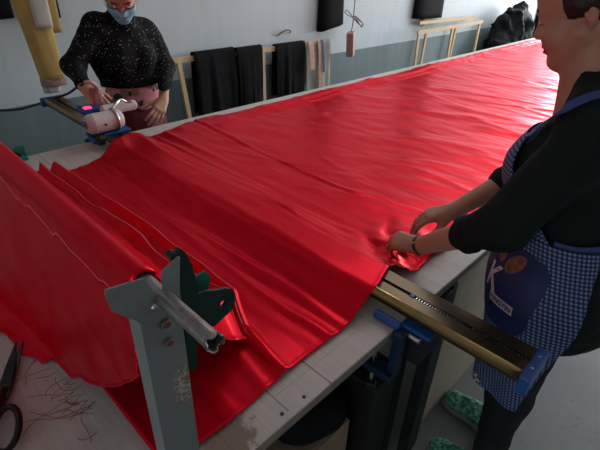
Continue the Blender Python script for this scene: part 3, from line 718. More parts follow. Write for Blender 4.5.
def plate_with_hole(bm, poly, c, r, a, b, n=18):
    """plate in the y-z plane between x=a and x=b, pierced by a round hole"""
    loops = [list(poly), [(c[0] + r * math.cos(2 * PI * k / n), c[1] + r * math.sin(2 * PI * k / n)) for k in range(n)]]
    sides = []
    for X in (a, b):
        vs, es = [], []
        for lp in loops:
            v = [bm.verts.new((X, p[0], p[1])) for p in lp]; vs.append(v)
            es += [bm.edges.new((v[i], v[(i + 1) % len(v)])) for i in range(len(v))]
        bmesh.ops.triangle_fill(bm, use_beauty=True, use_dissolve=False, edges=es); sides.append(vs)
    for l0, l1 in zip(*sides):
        for i in range(len(l0)): bm.faces.new((l0[i], l0[(i + 1) % len(l0)], l1[(i + 1) % len(l0)], l1[i]))
def bar_stand(name, label, x, detailed=True):
    t = thing(name, label, 'stand', (x, 0.184, TZ))
    # angle-iron post: a wide face to +x and a flange running back on the camera side
    bm = B(); prism(bm, [(x - 0.030, 0.1535), (x, 0.1535), (x, 0.205), (x - 0.004, 0.205), (x - 0.004, 0.1575), (x - 0.030, 0.1575)], 'z', 0.858, 1.266, 0.0006)
    part('post', bm, 'grey_metal', t)
    bm = B(); prism(bm, [(0.166, 1.326), (0.125, 1.333), (0.1235, 1.329), (0.1265, 1.303), (0.129, 1.300), (0.166, 1.255), (0.186, 1.262), (0.184, 1.2775)], 'x', x - 0.0005, x + 0.003, 0.0008)
    part('left_wing', bm, 'grey_metal', t)
    bm = B(); prism(bm, [(0.1845, 1.2775), (0.186, 1.262), (0.206, 1.255), (0.206, 1.290), (0.2115, 1.332), (0.2085, 1.3335), (0.188, 1.324), (0.186, 1.318)], 'x', x - 0.0005, x + 0.003, 0.0008)
    part('right_wing', bm, 'grey_metal', t)
    for (yy, zz, r, m) in ((0.172, 1.284, 0.0052, 'chrome'), (0.182, 1.252, 0.0062, 'rust'), (0.1825, 1.222, 0.0060, 'rust')):
        bm = B(); cyl(bm, (x + 0.002, yy, zz), (x + 0.0075, yy, zz), r, 16, 0.0022); part('bolt', bm, m, t, True)
    bm = B(); box(bm, (x - 0.08, 0.140, TZ + 0.0005), (x + 0.002, 0.183, 0.858), 0.001); part('table_plate', bm, 'grey_metal', t)
    # green lever plate bolted to the far side
    g = [(0.2085, 1.338), (0.214, 1.341), (0.220, 1.334), (0.228, 1.312), (0.231, 1.285), (0.2325, 1.264), (0.245, 1.262), (0.262, 1.254), (0.272, 1.2515), (0.281, 1.246), (0.2865, 1.236), (0.2875, 1.222), (0.282, 1.209), (0.2745, 1.206), (0.262, 1.202), (0.252, 1.198), (0.240, 1.204), (0.226, 1.208), (0.2215, 1.175), (0.2195, 1.150), (0.214, 1.143), (0.207, 1.147), (0.206, 1.20), (0.2065, 1.29)]
    bm = B(); plate_with_hole(bm, g, (0.2675, 1.2285), 0.0048, x - 0.006, x - 0.0015)
    gp = part('lever_plate', bm, 'green_paint', t)
    bm = B(); box(bm, (x - 0.014, 0.2062, 1.20), (x - 0.0015, 0.2085, 1.335), 0.0006); part('flange', bm, 'green_paint', gp)
    bm = B(); prism(bm, [(0.225, 1.240), (0.256, 1.234), (0.266, 1.262), (0.258, 1.275), (0.228, 1.272)], 'x', x - 0.026, x - 0.022); part('spring_tab', bm, 'green_light', gp)
    bm = B(); box(bm, (x - 0.0245, 0.228, 1.240), (x - 0.002, 0.246, 1.244), 0.0005); part('tab_bridge', bm, 'green_paint', gp)
    bm = B(); cyl(bm, (x - 0.012, 0.2055, 1.334), (x - 0.001, 0.2055, 1.334), 0.0048, 12, 0.001); part('pin', bm, 'green_paint', gp, 'auto')
    return t
bar_stand('bar_stand', 'grey angle iron stand with forked top and green lever beside the shears', -0.385)
# green clamp at the far table edge
gc = thing('edge_clamp', 'small green metal clamp on the far left corner of the table', 'clamp', (-2.06, 0.45, TZ))
bm = B(); prism(bm, [(0.405, 0.80), (0.497, 0.775), (0.492, 0.895), (0.470, 0.897), (0.43, 0.884), (0.405, 0.86)], 'x', -2.090, -2.083, 0.001); part('plate', bm, 'green_light', gc)
bm = B(); box(bm, (-2.084, 0.42, TZ + 0.001), (-2.03, 0.485, TZ + 0.008), 0.001); part('foot', bm, 'green_light', gc)
bm = B(); prism(bm, [(0.438, 0.855), (0.472, 0.836), (0.470, 0.862), (0.455, 0.878), (0.440, 0.874)], 'x', -2.0829, -2.070, 0.001); part('latch', bm, 'rail_slot', gc)

# ================================================================== TAILOR'S SHEARS
sh = thing('tailor_shears', 'large black tailor shears lying on the bare board at the frayed hem', 'scissors', (-0.82, 0.055, TZ))
tip = np.array([-0.930, 0.094]); piv = np.array([-0.830, 0.038]); hdl = np.array([-0.708, -0.012])
dv = (tip - piv) / np.linalg.norm(tip - piv); nv = np.array([-dv[1], dv[0]])
def rot2(v, a): return np.array([v[0] * math.cos(a) - v[1] * math.sin(a), v[0] * math.sin(a) + v[1] * math.cos(a)])
for s, zb, m in ((1, TZ + 0.011, 'shears'), (-1, TZ + 0.006, 'blade')):
    a = s * 0.045; d = rot2(dv, a); nn = np.array([-d[1], d[0]])
    P2 = lambda u, v: tuple(piv + d * u + nn * v)
    bm = B(); prism(bm, [P2(-0.03, -0.011), P2(0.0, -0.013), P2(0.06, -0.0105), P2(0.135, -0.001), P2(0.137, 0.001), P2(0.06, 0.0085), P2(0.0, 0.012), P2(-0.03, 0.011)], 'z', zb, zb + 0.0045, 0.001)
    bl = part('blade', bm, m, sh)
    # shank and bent handle loop
    d2 = rot2(-dv, -s * 0.16); n2 = np.array([-d2[1], d2[0]])
    Q = lambda u, v, z: (piv[0] + d2[0] * u + n2[0] * v, piv[1] + d2[1] * u + n2[1] * v, z)
    pts = [Q(0.0, 0, zb + 0.003), Q(0.03, 0.003 * s, zb + 0.006), Q(0.055, 0.005 * s, zb + 0.010)]
    bm = B(); tube(bm, smooth_path(pts, 5), 0.0085, 12)
    lp = [Q(0.103 + 0.050 * math.cos(t), -s * 0.010 + 0.021 * math.sin(t) , zb + 0.010) for t in np.linspace(0, 2 * PI, 28)[:-1]]
    tube(bm, lp, 0.0062, 10, closed=True)
    part('handle', bm, 'shears', sh, True)
bm = B(); cyl(bm, (piv[0], piv[1], TZ + 0.008), (piv[0], piv[1], TZ + 0.0185), 0.0065, 16, 0.001); part('pivot_screw', bm, 'brass', sh, 'auto')
# ================================================================== ALONG THE BACK WALL
def wood_bar(bm, a, b, w=0.032, d=0.022):
    a, b = Vector(a), Vector(b); t = (b - a).normalized(); u = Vector((1, 0, 0)); v = t.cross(u).normalized()
    V = [bm.verts.new(p + u * sx * d / 2 + v * sy * w / 2) for p in (a, b) for sx, sy in ((-1, -1), (1, -1), (1, 1), (-1, 1))]
    for f in ((0, 1, 2, 3), (7, 6, 5, 4), (0, 4, 5, 1), (1, 5, 6, 2), (2, 6, 7, 3), (3, 7, 4, 0)): bm.faces.new([V[i] for i in f])
# first rack: clothes hang over its top rail
r1 = thing('wooden_rack', 'light wooden rack behind the far woman with black cloths over its rail', 'rack', (-2.9, 2.55, 0))
bm = B(); wood_bar(bm, (-2.92, 1.60, 0.962), (-2.92, 3.37, 0.905 + 0.03), 0.036); part('top_rail', bm, 'wood', r1)
for y0, y1, zt in ((1.775, 1.86, 0.945), (2.555, 2.555, 0.93), (3.34, 3.36, 0.92)):
    bm = B(); wood_bar(bm, (-2.90, y0, zt), (-2.86, y1, 0.0), 0.032); part('leg', bm, 'wood', r1)
bm = B(); wood_bar(bm, (-2.88, 1.80, 0.35), (-2.88, 3.35, 0.35), 0.03); part('lower_rail', bm, 'wood', r1)
def hung_cloth(name, label, y0, y1, ztop, zf, zb, mat, x=-2.92, group=None, seed=0.0, fold=0.016, slant=0.0):
    """cloth folded over the rack's rail: front fall to zf, back fall to zb"""
    n, g = 26, []
    for i in range(n):
        y = y0 + (y1 - y0) * i / (n - 1); row = []
        f = fold * vnoise(i * 0.33 + seed, seed * 3); zt = ztop + slant * (y - y0)
        for t in np.linspace(1, 0, 9): row.append((x - 0.022 - 0.4 * fold * t, y, zb + (zt - zb) * (1 - t)))
        for a in np.linspace(PI, 0, 5)[1:-1]: row.append((x + 0.022 * math.cos(a), y, zt + 0.014 * math.sin(a)))
        for t in np.linspace(0, 1, 16):
            row.append((x + 0.024 + 0.030 * t ** 0.6 + f * t ** 0.7 + 0.010 * vnoise(i * 0.2 + seed, t * 3, seed) * t, y + 0.02 * t * vnoise(seed, i * 0.25), zt + (zf - zt) * t + 0.015 * t * vnoise(i * 0.3, seed)))
        g.append(row)
    o = sheet(name, np.array(g), mat, None, 0.006); tag(o, label, 'cloth', group); return o
hung_cloth('draped_cloth', 'black cloth over the wooden rack nearest the far woman', 1.905, 2.27, 0.985, 0.42, 0.55, 'black_cloth', seed=1.3)
hung_cloth('draped_cloth', 'black cloth over the wooden rack left of its bare wooden upright', 2.28, 2.535, 0.980, 0.36, 0.5, 'black_cloth', x=-2.905, seed=4.1)
hung_cloth('draped_cloth', 'black cloth over the wooden rack beside the pale printed cloth', 2.70, 3.03, 0.965, 0.40, 0.55, 'black_cloth', seed=7.7)
pc = hung_cloth('draped_cloth', 'pale printed cloth with peach and blue strips hanging at the rack end', 3.045, 3.375, 0.962, 0.45, 0.6, 'pale_cloth', seed=9.2, fold=0.03)
for y0, y1, z0, z1, m, nm in ((3.06, 3.12, 0.74, 0.972, 'peach_cloth', 'peach_strip'), (3.185, 3.222, 0.52, 0.972, 'peach_cloth', 'peach_strip'), (3.228, 3.255, 0.70, 0.972, 'blue_ribbon', 'blue_strip')):
    g = [[(-2.894 + 0.050 * t ** 0.6 + 0.012, y, z1 + (z0 - z1) * t) for t in np.linspace(0, 1, 12)] for y in np.linspace(y0, y1, 5)]
    part(nm, *[(lambda P: (P.reshape(-1, 3), [(i * 12 + j, (i + 1) * 12 + j, (i + 1) * 12 + j + 1, i * 12 + j + 1) for i in range(4) for j in range(11)]))(np.array(g))], m, pc).modifiers.new('thick', 'SOLIDIFY').thickness = 0.004
# second rack, empty
r2 = thing('wooden_rack', 'empty light wooden rack leaning at the wall before the black bags', 'rack', (-2.9, 5.7, 0))
bm = B(); wood_bar(bm, (-2.80, 4.72, 0.93), (-2.80, 6.30, 0.945), 0.036); part('top_rail', bm, 'wood', r2)
bm = B(); wood_bar(bm, (-2.93, 4.95, 1.00), (-2.93, 6.35, 0.985), 0.036); part('top_rail', bm, 'wood', r2)
for x, y0, y1 in ((-2.80, 4.75, 4.76), (-2.92, 5.12, 5.05), (-2.80, 5.50, 5.50), (-2.92, 5.83, 5.74), (-2.80, 6.22, 6.22)):
    bm = B(); wood_bar(bm, (x, y0, 0.935), (x + 0.02, y1, 0.0), 0.034); part('leg', bm, 'wood', r2)
# garments hung on the wall
def hung_garment(name, label, y0, y1, z0, z1, mat, x=-2.965, seed=0.0, depth=0.05, slant=0.03, marks=None):
    t = thing(name, label, 'garment', (x, (y0 + y1) / 2, z1)); n, g = 22, []
    for i in range(n + 1):
        a = 2 * PI * i / n; row = []
        for t_ in np.linspace(0, 1, 14):
            w = (y1 - y0) / 2 * (0.78 + 0.22 * min(1, t_ * 5)); f = 1 + 0.18 * vnoise(i * 0.9, t_ * 1.5 + seed, seed) * t_
            cy = (y0 + y1) / 2; ca, sa = math.cos(a), math.sin(a)
            row.append((x + depth * (0.3 + 0.7 * t_) * f * np.sign(ca) * abs(ca) ** 0.8 * 0.6, cy + w * np.sign(sa) * abs(sa) ** 0.6, z1 + (z0 - z1) * t_ + slant * t_ * sa))
        g.append(row)
    P = np.array(g); P[-1] = P[0]; m = P.shape[1]
    bm = B(); vs = [[bm.verts.new(p) for p in r] for r in P[:-1]]
    for i in range(n):
        for j in range(m - 1): bm.faces.new((vs[i][j], vs[(i + 1) % n][j], vs[(i + 1) % n][j + 1], vs[i][j + 1]))
    bm.faces.new([r[0] for r in vs]); bm.faces.new([r[-1] for r in vs]); part('body', bm, mat, t, True)
    bm = B(); tube(bm, smooth_path([(x, (y0 + y1) / 2, z1 - 0.01), (x, (y0 + y1) / 2, z1 + 0.05), (x - 0.034, (y0 + y1) / 2, z1 + 0.07)], 5), 0.004, 8); part('hook', bm, 'chrome', t)
    return t
hung_garment('hanging_garment', 'black garment hanging on the wall left of the dangling power adapter', 3.285, 3.60, 1.055, 1.75, 'black_cloth', seed=2.0, depth=0.10)
hung_garment('hanging_garment', 'black garment hanging on the wall above the empty wooden rack', 4.86, 5.47, 1.035, 1.8, 'black_cloth', seed=5.0, depth=0.09, slant=-0.01)
hung_garment('hanging_garment', 'black garment on the wall left of the long yellow cloth', 0.52, 0.835, 1.275, 1.85, 'black_cloth', seed=8.0, depth=0.05, slant=0.005)
hung_garment('hanging_garment', 'black garment on the wall right of the long yellow cloth', 0.985, 1.075, 1.265, 1.85, 'black_cloth', seed=11.0, depth=0.05, slant=0.005)
bm = B(); box(bm, (-2.985, 5.10, 0.955), (-2.96, 5.28, 1.028), 0.003)
tag(obj('wooden_block', bm, 'wood'), 'small wooden block on the wall under the farther black garment', 'block')
# small wall hook
bm = B(); tube(bm, smooth_path([(-2.995, 2.80, 1.028), (-2.965, 2.83, 1.055), (-2.96, 2.88, 1.070), (-2.965, 2.93, 1.060), (-2.995, 2.95, 1.040)], 6), 0.006, 8)
tag(obj('wall_handle', bm, 'cord', None, True), 'small curved brown handle fixed on the bare wall above the pale cloth', 'handle')
# long yellow cloth hung in front of the wall
yc = thing('yellow_cloth', 'long folded yellow cloth hanging at the left over the track end', 'fabric', (-2.80, 0.91, 1.9))
def hang_column(name, mat, parent, yc0, yc1, w0, w1, z0, z1, x, d, seed, n=30, m=26, slant=0.0):
    bm = B(); rows = []
    for j, t in enumerate(np.linspace(0, 1, m)):
        z = z1 + (z0 - z1) * t; cy = yc0 + (yc1 - yc0) * t; w = (w0 + (w1 - w0) * t) / 2; rr = []
        for i in range(n):
            a = 2 * PI * i / n; f = 1 + 0.16 * vnoise(i * 0.8 if i < n / 2 else (n - i) * 0.8, t * 1.6 + seed, seed)
            ca, sa = math.cos(a), math.sin(a)
            rr.append(bm.verts.new((x + d * f * np.sign(ca) * abs(ca) ** 0.75, cy + w * np.sign(sa) * abs(sa) ** 0.7, z + slant * sa * (t > 0.999))))
        rows.append(rr)
    for j in range(m - 1):
        for i in range(n): bm.faces.new((rows[j][i], rows[j][(i + 1) % n], rows[j + 1][(i + 1) % n], rows[j + 1][i]))
    bm.faces.new(rows[0]); bm.faces.new(rows[-1][::-1]); return part(name, bm, mat, parent, True)
hang_column('long_fold', 'yellow_cloth', yc, 0.835, 0.902, 0.200, 0.126, 0.975, 1.95, -2.80, 0.040, 1.0)
hang_column('hem_band', 'mauve_band', yc, 0.902, 0.903, 0.134, 0.136, 0.945, 0.985, -2.80, 0.042, 1.0, m=6)
hang_column('inner_layer', 'cream_cloth', yc, 0.885, 0.885, 0.095, 0.09, 0.908, 0.96, -2.805, 0.030, 3.0, m=6)
hang_column('cream_panel', 'cream_cloth', yc, 0.895, 0.908, 0.110, 0.085, 1.245, 1.95, -2.757, 0.018, 5.0)
hang_column('back_layer', 'ochre_cloth', yc, 0.985, 0.985, 0.09, 0.085, 1.205, 1.95, -2.86, 0.012, 7.0)
bm = B(); tube(bm, [(-3.0, 0.92, 1.96), (-2.74, 0.92, 1.96)], 0.012, 10); part('peg', bm, 'wood', yc, True)
# power adapter hanging on its cord from the ceiling
ad = thing('power_adapter', 'pink brown power adapter dangling on its knotted cord near the wall', 'adapter', (-2.80, 3.60, 0.8))
ct = atx(351, 33, -2.80); cb = atx(350.5, 55, -2.80)
bm = B(); box(bm, (-0.033, -0.055, -0.105), (0.033, 0.055, 0.105), 0.007)
q = Matrix.Rotation(0.10, 3, 'X') @ Matrix.Rotation(0.5, 3, 'Z')
bmesh.ops.rotate(bm, cent=(0, 0, 0), matrix=q, verts=bm.verts); bmesh.ops.translate(bm, vec=(ct + cb) / 2, verts=bm.verts)
part('case', bm, 'adapter', ad)
k = atx(353.5, 18, -2.80); up = atx(355, 0, -2.80)
bm = B(); tube(bm, smooth_path([tuple(ct), tuple((ct + k) / 2 + np.array([0, 0.004, 0])), tuple(k), tuple(up), (up[0], up[1] + 0.01, 3.19)], 6), 0.0045, 8); part('cord', bm, 'cord', ad, True)
bm = B()
e = atx(362, 25, -2.80); w = atx(345, 12, -2.80); yy = Vector((0, 1, 0))
for j in range(3):
    o_ = 0.012 * j
    tube(bm, smooth_path([tuple(k), (k[0] + 0.02, k[1] + 0.05 + o_, k[2] - 0.035 - o_), (e[0], e[1], e[2] - 0.02 + o_), (e[0], e[1] + 0.01, e[2] + 0.015), (k[0], k[1] + 0.03, k[2] - 0.01 + o_), tuple(k)], 5), 0.0045, 8)
tube(bm, smooth_path([tuple(k), (w[0], w[1] + 0.03, w[2] + 0.012), (w[0], w[1], w[2]), (w[0], w[1] + 0.03, w[2] - 0.02), tuple(k)], 5), 0.0045, 8)
part('knot', bm, 'cord', ad, True)
# black bags and cloths piled at the far end
def lumpy_bag(name, label, blobs, seed, h=0.028, mat='black_bag', cat='bag', group=None):
    f = Field()
    for c, r in blobs: f.ell(c, r, 0.12)
    V, L = f.grid(h, pad=0.12); n = V.shape
    ax = [L[d] + h * np.arange(n[d]) for d in range(3)]; X, Y, Z = np.meshgrid(*ax, indexing='ij')
    V = V + 0.22 * (np.abs(fbm(X * 3.5 + seed, Y * 3.5, Z * 3.5, 3)) - 0.18) + 0.07 * fbm(X * 9, Y * 9 + seed, Z * 9, 2)
    V = np.maximum(V, 0.003 - Z); V = np.maximum(V, X - (-2.45)); V = np.maximum(V, (WX + 0.004) - X)
    v, fc = nets(V, L, h); o = obj(name, (v, fc), mat, None, True); tag(o, label, cat, group); return o
lumpy_bag('stuffed_bag', 'big crumpled black bag at the wall beyond the empty rack', [((-2.72, 7.12, 0.45), (0.25, 0.62, 0.50)), ((-2.74, 7.15, 0.80), (0.2, 0.42, 0.32))], 1.0)
lumpy_bag('stuffed_bag', 'low black bag slumped right of the big crumpled black bag', [((-2.70, 8.30, 0.28), (0.25, 0.42, 0.34))], 6.0)
hung_garment('hanging_garment', 'black garment on the far wall partly hidden behind the profile face', 8.75, 9.35, 0.40, 1.6, 'black_cloth', seed=15.0, depth=0.16)
# dark bag on the cardboard box under the table
f = Field(); f.ell((-0.60, 0.66, 0.43), (0.10, 0.10, 0.075), 0.03); f.ell((-0.555, 0.735, 0.42), (0.07, 0.07, 0.06), 0.05)
V, L = f.grid(0.009); v, fc = nets(V, L, 0.009); v[:, 2] = np.maximum(v[:, 2], 0.3645)
tag(obj('cloth_bag', (v, fc), 'black_bag', None, True), 'small black bag lying on the cardboard box under the table', 'bag')

# ================================================================== CUTTING MACHINE ON THE TRACK
mc = thing('cutting_machine', 'cream electric cloth cutter riding on the track in front of the far woman', 'machine', (-2.05, 0.84, RZ))
bm = B(); box(bm, (-2.17, RY0 - 0.012, RZ + 0.001), (-1.94, RY1 + 0.012, RZ + 0.014), 0.004); part('carriage', bm, 'blue_plastic', mc)
ma = np.array([-1.972, 0.722, 0.962])
bm = B()
tube(bm, [tuple(ma + (0, o_, 0)) for o_ in (0, 0.0001, 0.004, 0.012, 0.020, 0.021, 0.026, 0.027, 0.125, 0.127, 0.147, 0.160)], [0.001, 0.024, 0.034, 0.041, 0.043, 0.041, 0.041, 0.044, 0.044, 0.042, 0.042, 0.036], 30)
part('motor', bm, 'cream_enamel', mc, 'auto')
p = ma + np.array([0.0405, 0.068, 0.0])
bm = B(); cyl(bm, tuple(p), tuple(p + np.array([0.006, 0, 0])), 0.0055, 14); part('port', bm, 'rail_slot', mc)
bm = B(); cyl(bm, tuple(ma + (0, -0.0012, 0)), tuple(ma + (0, 0.004, 0)), 0.018, 20); part('vent_cover', bm, 'handle_red', mc)
bm = B(); tube(bm, [(ma[0] + 0.0475 * math.cos(t), 0.850, ma[2] + 0.0475 * math.sin(t)) for t in np.linspace(0, 2 * PI, 30)[:-1]], 0.006, 8, closed=True); part('clamp_ring', bm, 'chrome', mc, True)
bm = B(); tube(bm, smooth_path([(-1.975, 0.850, 1.008), (-1.995, 0.890, 1.030), (-2.02, 0.920, 1.028), (-2.03, 0.945, 1.012), (-2.02, 0.970, 1.012)], 6), 0.0065, 8); part('lever', bm, 'chrome', mc, True)
bm = B(); cyl(bm, (-2.055, 0.835, 0.985), (-2.055, 1.000, 0.985), 0.0235, 22, 0.005); part('grip_tube', bm, 'cream_enamel', mc, 'auto')
bm = B(); box(bm, (-2.165, 0.765, 0.965), (-2.085, 0.875, 0.994), 0.008); part('upper_base', bm, 'blue_plastic', mc)
bm = B(); box(bm, (-2.150, 0.80, RZ + 0.012), (-2.095, 0.87, 0.97), 0.004); part('neck', bm, 'dark_rubber', mc)
bm = B(); box(bm, (-2.150, 0.832, 0.992), (-2.112, 0.872, 1.070), 0.007); part('switch_handle', bm, 'handle_red', mc)
bm = B(); box(bm, (-2.112, 0.775, 0.9935), (-2.088, 0.808, 1.000), 0.002); part('indicator', bm, 'led', mc)
bm = B(); cyl(bm, (-1.95, 0.750, 0.893), (-1.95, 0.776, 0.893), 0.026, 24, 0.004); part('blade_guard', bm, 'dark_rubber', mc, 'auto')
h0 = atx(97, 96, -2.13); 
bm = B(); tube(bm, smooth_path([tuple(h0), tuple(atx(97, 88, -2.10)), tuple(atx(91, 82.5, -2.08)), tuple(atx(84, 83, -2.09))], 6), 0.0095, 10); part('hose', bm, 'hose_pink', mc, True)
cable = smooth_path([tuple(atx(84, 83, -2.09)), tuple(atx(76, 88, -2.3)), tuple(atx(67, 94, -2.55)), tuple(atx(52, 99, -2.72)), tuple(atx(35, 105, -2.80)), tuple(atx(12, 110, -2.85)), tuple(atx(-30, 108, -2.9)), tuple(atx(-80, 90, -2.93))], 7)
bm = B(); tube(bm, cable, 0.0065, 8); part('power_cable', bm, 'dark_rubber', mc, True)
# ================================================================== PEOPLE
def nrm(v): v = np.array(v, float); return v / np.linalg.norm(v)
class Head:
    def __init__(s, fwd, k, up=(0, 0, 1)):
        s.f = nrm(fwd); s.s = nrm(np.cross(np.array(up, float), s.f)); s.u = np.cross(s.f, s.s); s.k = k; s.o = np.zeros(3)
        s.R = np.stack([s.f, s.s, s.u], 1)
    def P(s, f, l, u): return s.o + s.k * (s.f * f + s.s * l + s.u * u)
    def place(s, loc, world): s.o = np.zeros(3); s.o = np.array(world, float) - s.P(*loc); return s
    def loc(s, X): return ((X - s.o) @ s.R) / s.k
    def skin(s, F_):
        k = s.k; e = lambda c, r, kk=0.014, op='u': F_.ell(s.P(*c), np.array(r) * k, kk * k, s.R, op)
        cn = lambda a, b, ra, rb, kk=0.012, op='u': F_.cone(s.P(*a), s.P(*b), ra * k, rb * k, kk * k, None, op)
        e((-0.012, 0, 0.045), (0.098, 0.076, 0.088)); e((0.034, 0, -0.030), (0.060, 0.057, 0.085), 0.03)
        e((0.060, 0, 0.058), (0.036, 0.055, 0.050), 0.03)
        for q in (1, -1):
            cn((0.000, q * 0.057, -0.045), (0.062, q * 0.014, -0.100), 0.018, 0.017, 0.03)
            e((0.062, q * 0.034, -0.034), (0.026, 0.026, 0.026), 0.025)
        e((0.070, 0, -0.100), (0.021, 0.024, 0.018), 0.02)
        cn((0.082, -0.034, 0.024), (0.082, 0.034, 0.024), 0.012, 0.012, 0.02)
        for q in (1, -1): e((0.099, q * 0.031, 0.003), (0.016, 0.019, 0.012), 0.012, 's')
        for q in (1, -1): e((0.0795, q * 0.0315, 0.002), (0.0125, 0.0165, 0.011), 0.006)
        cn((0.088, 0, 0.016), (0.106, 0, -0.022), 0.0085, 0.0105, 0.014); e((0.107, 0, -0.027), (0.011, 0.0115, 0.010), 0.008)
        for q in (1, -1): e((0.094, q * 0.0125, -0.031), (0.011, 0.008, 0.008), 0.006)
        cn((0.086, -0.014, -0.050), (0.086, 0.014, -0.050), 0.010, 0.010, 0.014)
        e((0.0935, 0, -0.0575), (0.0095, 0.021, 0.0065), 0.004); e((0.0915, 0, -0.0700), (0.0095, 0.018, 0.0072), 0.004)
        e((0.1035, 0, -0.0635), (0.008, 0.022, 0.0016), 0.003, 's')
        for q in (1, -1):
            e((-0.028, q * 0.077, -0.006), (0.0155, 0.009, 0.027), 0.006); e((-0.022, q * 0.0855, -0.002), (0.008, 0.0065, 0.015), 0.004, 's'); e((-0.029, q * 0.083, 0.000), (0.006, 0.004, 0.009), 0.004)
            e((-0.025, q * 0.074, -0.031), (0.009, 0.007, 0.010), 0.006)
    def lips(s, X):
        L = s.loc(X); return (((L[:, 0] - 0.093) / 0.016) ** 2 + (L[:, 1] / 0.0215) ** 2 < 1) & (L[:, 2] < -0.0525) & (L[:, 2] > -0.0765) & (L[:, 0] > 0.086)
    def brows(s, X):
        L = s.loc(X); a = np.abs(L[:, 1]); c = 0.030 + 0.004 * np.sin(np.clip((a - 0.012) / 0.036, 0, 1) * PI)
        return (L[:, 0] > 0.05) & (a > 0.012) & (a < 0.048) & (np.abs(L[:, 2] - c) < 0.0042)
    def eyes(s, parent, lid=0.35):
        for q in (1, -1):
            c = s.P(0.0835, q * 0.0315, 0.0005)
            bm = B(); sphere(bm, c, 0.0102 * s.k, 16); ey = part('eye', bm, 'eye_white', parent, True)
            d = nrm(s.f - 0.45 * s.u); bm = B(); sphere(bm, c + d * 0.0062 * s.k, 0.0052 * s.k, 12); part('iris', bm, 'iris', ey, True)
            bm = B(); tube(bm, [tuple(s.P(0.0945 - 0.010 * abs(t) ** 2, q * (0.0315 + 0.0145 * t), -0.0015 - 0.002 * t * t)) for t in np.linspace(-1, 1, 9)], 0.0012, 6)
            part('eyelashes', bm, 'iris', parent)
    def hair(s, name, parent, h=0.005, bun=True, hairline=0.02, over_ears=False):
        F_ = Field(); k = s.k; F_.ell(s.P(-0.016, 0, 0.049), np.array((0.108, 0.0865, 0.096)) * k, 0.02, s.R)
        F_.ell(s.P(-0.065, 0, 0.0), np.array((0.052, 0.066, 0.075)) * k, 0.03, s.R)
        def cut(X):
            L = ((X - s.o) @ s.R) / k; f, l, u = L[..., 0], np.abs(L[..., 1]), L[..., 2]
            line = hairline + 0.72 * np.clip(u - 0.055, 0, 1) + 0.25 * np.clip(0.075 - l, 0, 0.06) * (u > 0.03)
            front = f - line
            low = np.where(f > -0.012, -0.018 - u + 0.6 * np.clip(-f, 0, 1) - 0.9 * np.clip(-f - 0.02, 0, 1), -0.075 - u)
            return np.maximum(front, low) * k * 0.8
        F_.add(cut, (-9, -9, -9), (9, 9, 9), 0.006 * k, 'i')
        if over_ears:
            for q in (1, -1): F_.ell(s.P(-0.022, q * 0.076, 0.022), np.array((0.034, 0.014, 0.026)) * k, 0.012 * k, s.R)
        if bun: F_.ell(s.P(-0.135, 0, 0.055), np.array((0.04, 0.045, 0.042)) * k, 0.015, s.R)
        V, L = F_.grid(h); ax = [L[d] + h * np.arange(V.shape[d]) for d in range(3)]; X, Y, Z = np.meshgrid(*ax, indexing='ij')
        V = V + 0.0022 * vnoise(X * 60, Y * 60, Z * 60) + 0.002 * vnoise(X * 160, Y * 160, Z * 25)
        v, fc = nets(V, L, h); return part(name, (v, fc), 'hair', parent, True)
def hand(F_, wrist, fwd, back, thumb, curl, k=1.0, spread=0.06, thumb_dir=(0.62, 0.72, -0.35), tcurl=0.3):
    """palm, five unequal bent fingers; curl: list of four (c1,c2,c3) in radians towards the palm"""
    f = nrm(fwd); n = np.array(back, float); n = nrm(n - f * (n @ f)); t = np.cross(n, f); t = t if t @ np.array(thumb, float) > 0 else -t
    W_ = np.array(wrist, float); P = lambda a, b, c: W_ + k * (f * a + t * b + n * c); tips = []
    F_.cone(W_ - f * 0.01 * k, P(0.025, 0.0, 0.0), 0.0235 * k, 0.026 * k, 0.015, (n, 0.68))
    for b0, b1, r0, r1 in ((0.012, 0.026, 0.017, 0.0135), (0.004, 0.009, 0.018, 0.0138), (-0.006, -0.009, 0.018, 0.0132), (-0.013, -0.026, 0.016, 0.0120)):
        F_.cone(P(0.012, b0, 0), P(0.082 - 0.012 * (b1 < -0.02) - 0.004 * (b1 > 0.02), b1, 0.001), r0 * k * 0.92, r1 * k, 0.012)
    F_.cone(P(0.012, 0.016, -0.008), P(0.045, 0.028, -0.012), 0.015 * k, 0.013 * k, 0.012)
    Ls = ((0.042, 0.026, 0.021), (0.046, 0.029, 0.022), (0.043, 0.027, 0.021), (0.034, 0.020, 0.018)); bs = (0.026, 0.009, -0.009, -0.026); ks = (0.082, 0.086, 0.082, 0.072)
    for i in range(4):
        p = P(ks[i], bs[i], 0.001); a = 0.0; sp = spread * (1.5 - i); d0 = nrm(f * math.cos(sp) + t * math.sin(sp)); r = np.array((0.0092, 0.0083, 0.0074, 0.0062)) * k * (0.88 if i == 3 else 1)
        for j in range(3):
            a += curl[i][j]; d = d0 * math.cos(a) - n * math.sin(a); q = p + d * Ls[i][j] * k
            F_.cone(p, q, r[j], r[j + 1], 0.004); p = q
        tips.append((p, d, d0 * math.sin(a) + n * math.cos(a)))
    p = P(0.026, 0.026, -0.010); d = nrm(f * thumb_dir[0] + t * thumb_dir[1] + n * thumb_dir[2]); rr = (0.0135, 0.0112, 0.0098, 0.0072)
    for j, L in enumerate((0.038, 0.031, 0.025)):
        q = p + d * L * k; F_.cone(p, q, rr[j] * k, rr[j + 1] * k, 0.006); p = q; d = nrm(d + tcurl * (f - 0.3 * t - 0.35 * n))
    tips.append((p, d, n)); return tips
